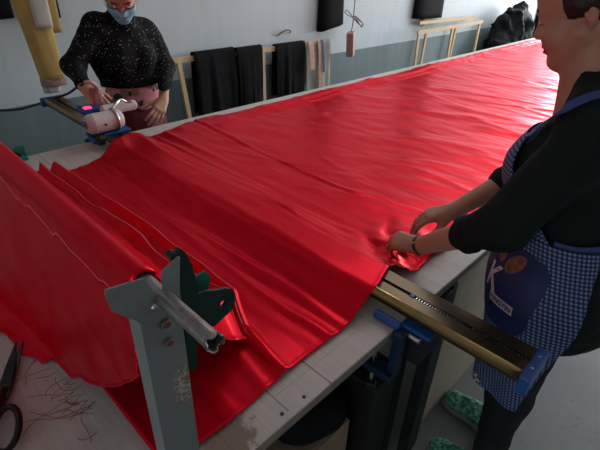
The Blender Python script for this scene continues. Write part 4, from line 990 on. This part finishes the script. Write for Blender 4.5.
def nails(tips, parent, k=1.0):
    for p, d, n in tips:
        d = nrm(d); n = nrm(n - d * (n @ d)); w = np.cross(n, d); bm = B()
        q = bmesh.ops.create_uvsphere(bm, u_segments=10, v_segments=6, radius=1.0)
        M = Matrix([(d[i] * 0.0058 * k, w[i] * 0.0046 * k, n[i] * 0.0016 * k, (p - d * 0.001 + n * 0.0052 * k)[i]) for i in range(3)] + [(0, 0, 0, 1)])
        bmesh.ops.transform(bm, matrix=M, verts=bm.verts); part('fingernail', bm, 'nail', parent, True)
def noisy(F_, amp, sc, seed):
    fn0 = F_.ev
    return F_
def shoe(name, parent, toe, heel, h=0.0045):
    toe, heel = np.array(toe, float), np.array(heel, float); d = nrm(toe - heel); w = np.array([-d[1], d[0], 0]); R = np.stack([d, w, (0, 0, 1)], 1)
    L = np.linalg.norm(toe - heel); F_ = Field(); z = np.array([0, 0, 1.0])
    F_.ell(toe - d * 0.062 + z * 0.040, (0.062, 0.043, 0.032), 0.02, R); F_.ell(heel + d * 0.10 + z * 0.055, (0.085, 0.037, 0.050), 0.03, R)
    F_.ell(heel + d * 0.048 + z * 0.052, (0.047, 0.034, 0.052), 0.03, R); F_.ell(heel + d * 0.045 + z * 0.115, (0.030, 0.026, 0.050), 0.012, R, 's')
    F_.add(lambda X: 0.020 - X[..., 2], (-9, -9, -9), (9, 9, 9), 0.004, 'i')
    up = body_mesh(name, F_, h, 'shoe', parent)
    G = Field(); G.ell(toe - d * 0.060 + z * 0.012, (0.064, 0.045, 0.030), 0.02, R); G.ell(heel + d * 0.055 + z * 0.012, (0.056, 0.038, 0.030), 0.03, R); G.ell(heel + d * 0.11 + z * 0.012, (0.08, 0.036, 0.030), 0.03, R)
    G.add(lambda X: np.abs(X[..., 2] - 0.0125) - 0.0115, (-9, -9, -9), (9, 9, 9), 0.004, 'i'); part('sole', nets(*(lambda g: (g[0], g[1], h))(G.grid(h))), 'sole', up, True)
    bm = B()
    for q in range(4):
        c = toe - d * (0.085 + 0.018 * q); zz = 0.073 + 0.008 * q
        tube(bm, [tuple(c + w * t * 0.028 + d * 0.008 * t * (1 if q % 2 else -1) + z * (zz - 0.018 * t * t)) for t in np.linspace(-1, 1, 7)], 0.0028, 6)
    part('laces', bm, 'lace', up, True); return up

# ------------------------------------------------------------------ the woman at the near edge
wa = thing('person', 'woman in dark green sweater and blue gingham apron leaning over the near table edge', 'person', (-0.2, 1.25, 0))
pit, yaw = math.radians(22), math.radians(4)
H = Head((-math.cos(pit) * math.cos(yaw), -math.cos(pit) * math.sin(yaw), -math.sin(pit)), 0.93)
H.place((0.117, 0, -0.028), aty(534.5, 37, 1.245))
PEL, WAI, CHE, NEK = np.array((-0.165, 1.25, 0.86)), np.array((-0.190, 1.25, 1.04)), np.array((-0.228, 1.245, 1.20)), np.array((-0.235, 1.245, 1.345))
SL, SR = np.array((-0.195, 1.085, 1.325)), np.array((-0.215, 1.410, 1.325))
EL, ER = np.array((-0.285, 1.005, 1.095)), np.array((-0.365, 1.465, 1.10))
WL, WR = np.array((-0.497, 1.028, 0.925)), atz(453, 211, 0.962)
LEGS = (((-0.160, 1.165, 0.84), (-0.165, 1.16, 0.46), (-0.160, 1.155, 0.07)), ((-0.165, 1.335, 0.84), (-0.20, 1.35, 0.46), (-0.218, 1.385, 0.07)))
def torso(F_, g=0.0, k=0.05):
    Y = (0, 1, 0)
    F_.cone(PEL, WAI, 0.118 + g, 0.106 + g, k, (Y, 1.32)); F_.cone(WAI, CHE, 0.106 + g, 0.122 + g, k, (Y, 1.28)); F_.cone(CHE, (CHE + NEK) / 2 + (0.012, 0, 0.012), 0.120 + g, 0.085 + g, k, (Y, 1.45))
    F_.cone(SL + (0.0, 0.03, 0.012), SR + (0, -0.03, 0.012), 0.056 + g, 0.056 + g, k)
    for q in (-1, 1): F_.ell(CHE + (-0.066, q * 0.066, -0.015), (0.055 + g, 0.062 + g, 0.060 + g), 0.04)
    F_.ell(PEL + (0.055, 0, -0.02), (0.095 + g, 0.155 + g, 0.11 + g), 0.05)
    return F_
def near_legs(F_, g=0.0):
    for hp, kn, an in LEGS: F_.cone(hp, kn, 0.080 + g, 0.056 + g, 0.03); F_.cone(kn, an, 0.056 + g, 0.038 + g, 0.03)
    return F_
BODY = torso(Field(), -0.012); near_legs(BODY, -0.012)
BODY.cone(NEK + (0.012, 0, -0.03), H.P(-0.028, 0, -0.035), 0.060, 0.052, 0.03); BODY.cone(NEK + (-0.034, 0, -0.03), H.P(-0.005, 0, -0.05), 0.050, 0.044, 0.03); BODY.cone(H.P(-0.03, 0, -0.03), H.P(0.025, 0, -0.06), 0.048, 0.038, 0.03)
H.skin(BODY)
for sh_, el, wr in ((SL, EL, WL), (SR, ER, WR)): BODY.cone(sh_, el, 0.044, 0.036, 0.03); BODY.cone(el, el + (wr - el) * 0.35, 0.037, 0.0375, 0.02); BODY.cone(el + (wr - el) * 0.35, wr, 0.0375, 0.0245, 0.02)
tipsL = hand(BODY, WL, (-0.90, -0.12, -0.18), (-0.15, -0.38, 0.92), (0, 1, 0), [(0.75, 1.0, 0.6), (0.8, 1.05, 0.6), (0.85, 1.1, 0.6), (0.9, 1.15, 0.6)], 0.92, 0.03, (0.75, 0.35, -0.55), 0.35)
tipsR = hand(BODY, WR, (-0.70, -0.62, -0.26), (-0.25, -0.25, 0.93), (1, 0, 0), [(0.45, 0.55, 0.35), (0.50, 0.6, 0.4), (0.55, 0.65, 0.4), (0.55, 0.65, 0.4)], 0.95, 0.09, (0.72, 0.40, -0.55), 0.3)
for hp, kn, an in LEGS: BODY.cone(an, np.array(an) + (-0.12, 0, -0.03), 0.034, 0.026, 0.02)
def near_mats(c): return np.where(H.lips(c), 1, np.where(H.brows(c), 2, 0))
nb = body_mesh('body', BODY, 0.0042, ['skin', 'lips', 'hair'], wa, 1, near_mats)
H.eyes(wa); H.hair('hair', wa, hairline=0.030, over_ears=True)
nails(tipsL[:4], wa, 0.92); nails(tipsR, wa, 0.95)
# sweater
SW = torso(Field(), 0.004)
for sh_, el, wr, e in ((SL, EL, WL, 0.40), (SR, ER, WR, 0.42)):
    SW.cone(sh_, el, 0.068, 0.057, 0.04); SW.cone(el, el + (wr - el) * e, 0.056, 0.047, 0.03); c = el + (wr - el) * e; dd = nrm(wr - el); SW.cone(c - dd * 0.016, c, 0.047, 0.047, 0.006)
    SW.cone(sh_ + (NEK - sh_) * 0.15 + (0, 0, 0.02), sh_ + (NEK - sh_) * 0.75 + (0.0, 0, 0.035), 0.055, 0.060, 0.04)
SW.cone(PEL + (0.03, 0, -0.06), WAI, 0.128, 0.112, 0.04, ((0, 1, 0), 1.32))
NB = H.P(-0.03, 0, -0.045)
SW.cone(NEK + (0.014, 0, 0.0), NEK + (NB - NEK) * 0.45 + (0.012, 0, 0), 0.068, 0.064, 0.02)
SW.cone(NEK + (NB - NEK) * 0.18 + (-0.055, 0, 0.005), NEK + (-0.13, 0, 0.02), 0.036, 0.05, 0.02, None, 's')
SW.ell((-0.325, 1.245, 1.400), (0.056, 0.052, 0.052), 0.008, None, 's')
SW.cone(NEK + (0.012, 0, 0.02), NB + (NB - NEK) * 0.6, 0.060, 0.060, 0.006, None, 's')
def knit_noise(V, L, h, a, sc):
    ax = [L[d] + h * np.arange(V.shape[d]) for d in range(3)]; X, Y, Z = np.meshgrid(*ax, indexing='ij'); return V + a * fbm(X * sc, Y * sc, Z * sc * 1.3, 2)
V, L = SW.grid(0.006); V = knit_noise(V, L, 0.006, 0.010, 13); part('sweater', nets(V, L, 0.006), 'knit', wa, True)
for el, wr, e in ((EL, WL, 0.40), (ER, WR, 0.42)):
    c = el + (wr - el) * e; dd = nrm(wr - el); bm = B(); tube(bm, [tuple(c - dd * 0.022), tuple(c - dd * 0.018), tuple(c + dd * 0.004), tuple(c + dd * 0.007)], [0.046, 0.0505, 0.0505, 0.044], 26); part('cuff', bm, 'knit', wa, True)
# trousers and shoes
TRO = near_legs(Field(), 0.006); TRO.ell(PEL + (0.02, 0, -0.03), (0.125, 0.165, 0.12), 0.04)
V, L = TRO.grid(0.007); V = knit_noise(V, L, 0.007, 0.010, 12); V = np.maximum(V, (0.075 - (L[2] + 0.007 * np.arange(V.shape[2])))[None, None, :]); part('trousers', nets(V, L, 0.007), 'trouser', wa, True)
shoe('shoe', wa, (-0.352, 1.152, 0), (-0.118, 1.158, 0)); shoe('shoe', wa, (-0.425, 1.400, 0), (-0.178, 1.382, 0))
# bracelet
dd = nrm(WL - EL); c0 = WL - dd * 0.004; uu = nrm(np.cross(dd, (0, 0, 1))); vv = np.cross(uu, dd); bm, gold = B(), []
for q in range(20):
    a = 2 * PI * q / 20; p = c0 + (uu * math.cos(a) * 1.02 + vv * math.sin(a) * 0.9) * 0.0275
    if q % 6 == 2: gold.append(p)
    else: sphere(bm, p, 0.0048, 10)
bc = part('bracelet', bm, 'bead', wa, True)
for p in gold:
    bm = B(); sphere(bm, p, 0.0048, 10); part('gold_bead', bm, 'bead_gold', bc, True)
# gingham apron, draped from outside onto the clothed body
AF = torso(Field(), 0.010); AF.cone(PEL + (0.03, 0, -0.06), WAI, 0.134, 0.118, 0.04, ((0, 1, 0), 1.32)); near_legs(AF, 0.012); AF.ell((-0.245, 1.25, 0.93), (0.10, 0.15, 0.16), 0.06); AF.cone(PEL + (-0.035, 0, -0.02), (-0.190, 1.25, 0.40), 0.125, 0.088, 0.05, ((0, 1, 0), 1.45))
def axis_x(z): return np.interp(z, [0.3, 0.85, 1.05, 1.2, 1.35], [-0.16, -0.165, -0.19, -0.215, -0.215])
def apron_grid(zs, half, nphi, off=0.007, keep=True):
    zs = np.asarray(zs); ph = np.linspace(-1, 1, nphi)[None, :] * np.radians(np.interp(-zs, -np.array(half[0]), half[1]))[:, None]
    org = np.stack([axis_x(zs), np.full(len(zs), 1.25), zs], -1)[:, None, :] + np.zeros((1, nphi, 1)); dr = np.stack([-np.cos(ph), -np.sin(ph), 0 * ph], -1)
    r = march(AF, org, dr, 0.42, off)
    if keep:
        for j in range(1, len(zs)):
            if zs[j] < 0.95: r[j] = np.maximum(r[j], r[j - 1] * 0.992)
    zz = zs[:, None]
    r = r + (0.010 * fbm(ph * 2.2, zz * 2.0, 3.0, 2) + 0.010 * np.sin(ph * 7 + 1.2 + zz) * sstep(0.95, 0.5, zz)) * (sstep(1.06, 0.9, zz) if keep else 0.35)
    return org + dr * r[..., None], np.stack([np.cumsum(np.abs(np.diff(ph, axis=1, prepend=ph[:, :1])), axis=1) * 0.185, zz + 0 * ph], -1)
ap_z = np.linspace(1.058, 0.50, 80); AP, AUV = apron_grid(ap_z, ([1.06, 0.9, 0.45], [128, 122, 100]), 96, 0.009)
apron = sheet('apron', AP, 'gingham', wa, 0.002, AUV)
bz = np.linspace(1.27, 1.05, 30); BP, BUV = apron_grid(bz, ([1.27, 1.15, 1.05], [44, 66, 92]), 40, 0.008, False)
sheet('bib', BP, 'gingham', apron, 0.002, BUV)
def band(name, pts, w, mat, parent, up_=None, th=0.002):
    P = [np.array(p) for p in smooth_path([tuple(p) for p in pts], 6)]; g = []
    for i, p in enumerate(P):
        t = nrm(P[min(i + 1, len(P) - 1)] - P[max(i - 1, 0)]); n = np.array(up_[min(i // 6, len(up_) - 1)], float) if up_ is not None else nrm(p - np.array((-0.2, 1.25, 1.15))); s_ = nrm(np.cross(t, n))
        g.append([p - s_ * w / 2, p, p + s_ * w / 2])
    return sheet(name, np.array(g), mat, parent, th)
KC = np.array((-0.21, 1.25, 1.20))
def skin_pt(d, off=0.012):
    d = nrm(d); o = KC[None, None, :] + np.zeros((1, 1, 3)); r = march(SW, o, d[None, None, :], 0.40, off); return KC + d * r[0, 0]
def cam_hit(px, py, off=0.011):
    d = nrm(ray(px, py)); t = 0.5
    for _ in range(300):
        e = float(SW.ev((CAM + d * t)[None, :])[0]) - off
        if e < 0.0004: break
        t += e * 0.7
    return CAM + d * t
def mir(p, q): return p if q == -1 else np.array((p[0], 2 * 1.247 - p[1], p[2]))
for q in (-1, 1):
    c = BP[0, 0] if BP[0, 0][1] * q > BP[0, -1][1] * q else BP[0, -1]; pts = [c, *[mir(cam_hit(px_, py__), q) for px_, py__ in ((541, 125), (559, 112), (579, 101), (600, 94), (618, 94))], skin_pt((0.6, q * 0.15, 0.95))]
    band('neck_strap', pts, 0.021, 'strap_blue', apron)
band('waist_tie', [skin_pt((math.cos(a) * -1.0, math.sin(a) * -1.0, -0.78), 0.010) for a in np.radians(np.linspace(98, 262, 12))], 0.022, 'strap_blue', apron, [nrm((-math.cos(a), -math.sin(a), 0.0)) for a in np.radians(np.linspace(98, 262, 12))])
# printed pocket patch and writing on the apron (u: metres along the cloth from its middle, + to her left; z: height)
def ap_pt(u, z, off):
    j = np.interp(-z, -ap_z, np.arange(len(ap_z))); j0 = int(min(j, len(ap_z) - 2)); tj = j - j0
    def at_row(jj):
        row = AP[jj]; s_ = np.concatenate([[0], np.cumsum(np.linalg.norm(np.diff(row, axis=0), axis=1))]); mid = np.interp(47.5, np.arange(96), s_)
        x_ = np.clip(mid + u, 0, s_[-1]); return np.array([np.interp(x_, s_, row[:, d]) for d in range(3)])
    p = at_row(j0) * (1 - tj) + at_row(j0 + 1) * tj; c = np.array((axis_x(z), 1.25, z)); n = nrm((p - c) * (1, 1, 0)); return p + n * off
def decal(name, bm, mat, off, parent):
    bmesh.ops.triangulate(bm, faces=bm.faces); bmesh.ops.subdivide_edges(bm, edges=[e for e in bm.edges if e.calc_length() > 0.02], cuts=2, use_grid_fill=True)
    for v in bm.verts: v.co = Vector(ap_pt(v.co.x, v.co.y, off + v.co.z))
    return part(name, bm, mat, parent, False)
def flat_grid(outline, n=18):
    """dense patch: polar grid filled inside a closed outline"""
    bm = B(); c = np.mean(outline, 0); rings = [[bm.verts.new((*(c + (np.array(p) - c) * t), 0)) for p in outline] for t in np.linspace(1 / n, 1, n)]; m = len(outline); c0 = bm.verts.new((*c, 0))
    for k in range(m): bm.faces.new((c0, rings[0][k], rings[0][(k + 1) % m]))
    for a, b in zip(rings[:-1], rings[1:]):
        for k in range(m): bm.faces.new((a[k], b[k], b[(k + 1) % m], a[(k + 1) % m]))
    return bm
def map_bm(name, bm, mat, off, parent):
    for v in bm.verts: v.co = Vector(ap_pt(v.co.x, v.co.y, off))
    return part(name, bm, mat, parent, False)
def text_bm(body, size, u, z, shear=0.0, sx=1.0, rot=0.0, bold=0.0):
    cu = bpy.data.curves.new('lettering', 'FONT'); cu.body = body; cu.size = size; cu.align_x = 'CENTER'; cu.align_y = 'CENTER'; cu.offset = bold
    o = bpy.data.objects.new('lettering', cu); COL.objects.link(o); bpy.context.view_layer.update()
    me = bpy.data.meshes.new_from_object(o.evaluated_get(bpy.context.evaluated_depsgraph_get())); bm = B(); bm.from_mesh(me)
    bpy.data.objects.remove(o); bpy.data.curves.remove(cu); bpy.data.meshes.remove(me)
    for v in bm.verts:
        x, y = v.co.x * sx, v.co.y; x, y = x * math.cos(rot) - y * math.sin(rot), x * math.sin(rot) + y * math.cos(rot); v.co = (x + u, y + z, 0)
    return bm
LU, LZ = 0.212, 0.90
pk = []
for t in np.linspace(0, 2 * PI, 40)[:-1]:
    c, s_ = math.cos(t), math.sin(t); pk.append((LU + 0.105 * np.sign(c) * abs(c) ** 0.55, LZ + 0.115 * np.sign(s_) * abs(s_) ** 0.65 - (0.02 if s_ < 0 else 0) * (1 - abs(c))))
pocket = map_bm('pocket', flat_grid(np.array(pk)), 'apron_blue', 0.0035, apron)
map_bm('letter', text_bm('K', 0.105, LU - 0.034, LZ - 0.002, sx=0.75, bold=0.002), 'print_white', 0.0050, pocket)
lb = [(LU - 0.020, LZ - 0.062), (LU + 0.060, LZ - 0.062), (LU + 0.060, LZ - 0.036), (LU - 0.020, LZ - 0.036)]
lbp = []
for i in range(4):
    for t in np.linspace(0, 1, 8)[:-1]: lbp.append(tuple(np.array(lb[i]) * (1 - t) + np.array(lb[(i + 1) % 4]) * t))
map_bm('name_strip', flat_grid(np.array(lbp), 5), 'print_white', 0.0050, pocket)
map_bm('lettering', text_bm('KINGYIN', 0.021, LU + 0.020, LZ - 0.049, sx=0.85, bold=0.0006), 'apron_blue', 0.0062, pocket)
for (du, dz, ru, rz_, ro) in ((-0.035, 0.085, 0.014, 0.034, 0.25), (0.012, 0.070, 0.020, 0.036, -0.45)):
    ol = [(LU + du + ru * math.cos(t) * math.cos(ro) - rz_ * math.sin(t) * math.sin(ro), LZ + dz + ru * math.cos(t) * math.sin(ro) + rz_ * math.sin(t) * math.cos(ro)) for t in np.linspace(0, 2 * PI, 24)[:-1]]
    map_bm('brown_print', flat_grid(np.array(ol), 6), 'print_brown', 0.0052, pocket)
fl = [(LU - 0.05 + (0.014 + 0.008 * math.cos(5 * t)) * math.cos(t), 0.515 + (0.014 + 0.008 * math.cos(5 * t)) * math.sin(t)) for t in np.linspace(0, 2 * PI, 50)[:-1]]
fp = map_bm('flower_print', flat_grid(np.array(fl), 6), 'print_white', 0.004, apron)
map_bm('flower_centre', flat_grid(np.array([(LU - 0.05 + 0.006 * math.cos(t), 0.515 + 0.006 * math.sin(t)) for t in np.linspace(0, 2 * PI, 16)[:-1]]), 3), 'rail_slot', 0.0055, fp)

# ------------------------------------------------------------------ the woman behind the far edge
wb = thing('person', 'woman in black sequin sweater and blue face mask working the cutting machine', 'person', (-2.45, 1.18, 0))
py_, pp_ = math.radians(-27), math.radians(42)
G = Head((math.cos(pp_) * math.cos(py_), math.cos(pp_) * math.sin(py_), -math.sin(pp_)), 0.93)
G.place((0.085, 0, -0.116), atx(124, 23, -2.31))
fx = -2.40
fSR, fSL = atx(93, 27, -2.40), atx(147, 31, -2.42)
fER, fEL = atx(73, 67, -2.37), atx(166, 66, -2.40)
fWR, fWL = atx(84, 86, -2.19), atx(163.5, 100, -2.235)
fP, fW, fC = np.array((-2.48, 1.21, 0.84)), np.array((-2.465, 1.195, 0.985)), np.array((-2.435, 1.155, 1.145)); fN = (fSR + fSL) / 2 + (0.015, 0, 0.03)
def ftorso(F_, g=0.0):
    Y = (0, 1, 0)
    F_.cone(fP, fW, 0.115 + g, 0.103 + g, 0.05, (Y, 1.30)); F_.cone(fW, fC, 0.103 + g, 0.118 + g, 0.05, (Y, 1.30)); F_.cone(fC, (fC + fN) / 2 + (0, 0, 0.01), 0.116 + g, 0.080 + g, 0.05, (Y, 1.45))
    F_.cone(fSR + (0, 0.03, 0.008), fSL + (0, -0.03, 0.008), 0.050 + g, 0.050 + g, 0.05)
    for q in (-1, 1): F_.ell(fC + (0.088, q * 0.066, -0.01), (0.052 + g, 0.060 + g, 0.058 + g), 0.04)
    return F_
FB = ftorso(Field(), -0.012); FB.cone(fN + (-0.01, 0, -0.03), G.P(-0.028, 0, -0.035), 0.056, 0.050, 0.03); FB.cone(G.P(-0.03, 0, -0.03), G.P(0.02, 0, -0.06), 0.046, 0.036, 0.03); G.skin(FB)
for s_, e_, w_ in ((fSR, fER, fWR), (fSL, fEL, fWL)): FB.cone(s_, e_, 0.042, 0.034, 0.03); FB.cone(e_, w_, 0.035, 0.0235, 0.02)
t1 = hand(FB, fWR, nrm((0.62, 0.25, -0.52)), (0.5, -0.25, 0.75), (0, 1, 0), [(0.35, 0.6, 0.4), (0.45, 0.7, 0.4), (0.5, 0.8, 0.5), (0.55, 0.8, 0.5)], 0.98, 0.04, (0.70, 0.55, -0.45), 0.2)
t2 = hand(FB, fWL, nrm(atz(157, 115, 0.868) - fWL), (0.75, 0.15, 0.62), (0, -1, 0), [(0.15, 0.25, 0.2), (0.18, 0.28, 0.2), (0.2, 0.3, 0.2), (0.22, 0.3, 0.2)], 0.98, 0.09, (0.70, 0.62, -0.25), 0.15)
for q in (-1, 1):
    FB.cone(fP + (0, q * 0.085, 0), fP + (0, q * 0.085, -0.38), 0.075, 0.05, 0.03); FB.cone(fP + (0, q * 0.085, -0.38), fP + (-0.01, q * 0.085, -0.77), 0.05, 0.034, 0.02); FB.cone(fP + (-0.01, q * 0.085, -0.79), fP + (0.13, q * 0.09, -0.81), 0.034, 0.028, 0.02)
body_mesh('body', FB, 0.0048, ['skin', 'lips', 'hair'], wb, 1, lambda c: np.where(G.brows(c), 2, 0))
G.eyes(wb); G.hair('hair', wb, 0.006, True, 0.035)
SQ = ftorso(Field(), 0.006)
for s_, e_, w_ in ((fSR, fER, fWR), (fSL, fEL, fWL)): SQ.cone(s_, e_, 0.060, 0.048, 0.04); SQ.cone(e_, e_ + (w_ - e_) * 0.86, 0.047, 0.036, 0.03)
SQ.cone(fN + (-0.01, 0, -0.02), fN + (G.P(-0.03, 0, -0.04) - fN) * 0.35, 0.066, 0.062, 0.02)
SQ.cone(fN + (0.01, 0, 0.03), G.P(-0.02, 0, -0.02), 0.052, 0.056, 0.006, None, 's')
SQ.add(lambda X: (0.972 + 0.06 * (1.20 - X[..., 1]) * 0.5 - X[..., 2]) * (np.abs(X[..., 1] - 1.19) < 0.165) + -1.0 * (np.abs(X[..., 1] - 1.19) >= 0.165), (-9, -9, -9), (9, 9, 9), 0.006, 'i')
V, L = SQ.grid(0.007); V = knit_noise(V, L, 0.007, 0.012, 12); part('sweater', nets(V, L, 0.007), 'sequin', wb, True)
TU = Field(); TU.cone(fP + (0, 0, -0.02), fW + (0, 0, 0.02), 0.125, 0.111, 0.03, ((0, 1, 0), 1.31)); TU.add(lambda X: np.maximum(0.868 + 0.02 * np.sin(X[..., 1] * 30) - X[..., 2], X[..., 2] - 0.985), (-9, -9, -9), (9, 9, 9), 0.005, 'i')
V, L = TU.grid(0.006); V = knit_noise(V, L, 0.006, 0.010, 14); part('floral_tunic', nets(V, L, 0.006), 'floral', wb, True)
SK = Field(); SK.cone(fP + (0, 0, 0.03), fP + (0, 0, -0.45), 0.121, 0.155, 0.03, ((0, 1, 0), 1.25)); SK.add(lambda X: np.maximum(0.42 - X[..., 2], X[..., 2] - 0.905), (-9, -9, -9), (9, 9, 9), 0.005, 'i')
V, L = SK.grid(0.008); V = knit_noise(V, L, 0.008, 0.02, 10); part('skirt', nets(V, L, 0.008), 'maroon', wb, True)
for q in (-1, 1): shoe('shoe', wb, fP * (1, 1, 0) + (0.17, q * 0.09, 0), fP * (1, 1, 0) + (-0.06, q * 0.085, 0), 0.006)
# face mask, drawn over nose, mouth and chin
HF = Field(); G.skin(HF); al = np.radians(np.linspace(-72, 72, 34)); us = np.linspace(-0.018, -0.128, 26)
A_, U_ = np.meshgrid(al, us); top = 0.012 * np.cos(A_) ** 2 * sstep(-0.05, 0.0, U_); org = np.stack([G.P(0.018 - 0.25 * min(0, u + 0.10), 0, u) for u in us])[:, None, :] + 0 * A_[..., None] + (G.u * G.k) * top[..., None]
dr = np.cos(A_)[..., None] * G.f + np.sin(A_)[..., None] * G.s + 0 * (U_[..., None])
dr = dr - G.u * (0.9 * sstep(-0.095, -0.128, U_))[..., None]; dr /= np.linalg.norm(dr, axis=-1, keepdims=True)
r = march(HF, org, dr, 0.20, 0.006)
for _ in range(3): r[1:-1, 1:-1] = np.maximum(r[1:-1, 1:-1], 0.25 * (r[:-2, 1:-1] + r[2:, 1:-1] + r[1:-1, :-2] + r[1:-1, 2:]))
r = r + 0.0012 * np.sin(U_ * 330)
MP = org + dr * r[..., None]; mk = sheet('face_mask', MP, 'mask', wb, 0.0015)
for q, col in ((1, -1), (-1, 0)):
    for row, uu in ((2, 0.012), (16, -0.02)):
        bm = B(); tube(bm, smooth_path([tuple(MP[row, col]), tuple((MP[row, col] + G.P(-0.005, q * 0.088, uu)) / 2 + G.s * q * 0.006), tuple(G.P(-0.012, q * 0.088, uu))], 6), 0.0016, 6); part('ear_loop', bm, 'mask_loop', mk, True)
nails(t2, wb, 0.95)
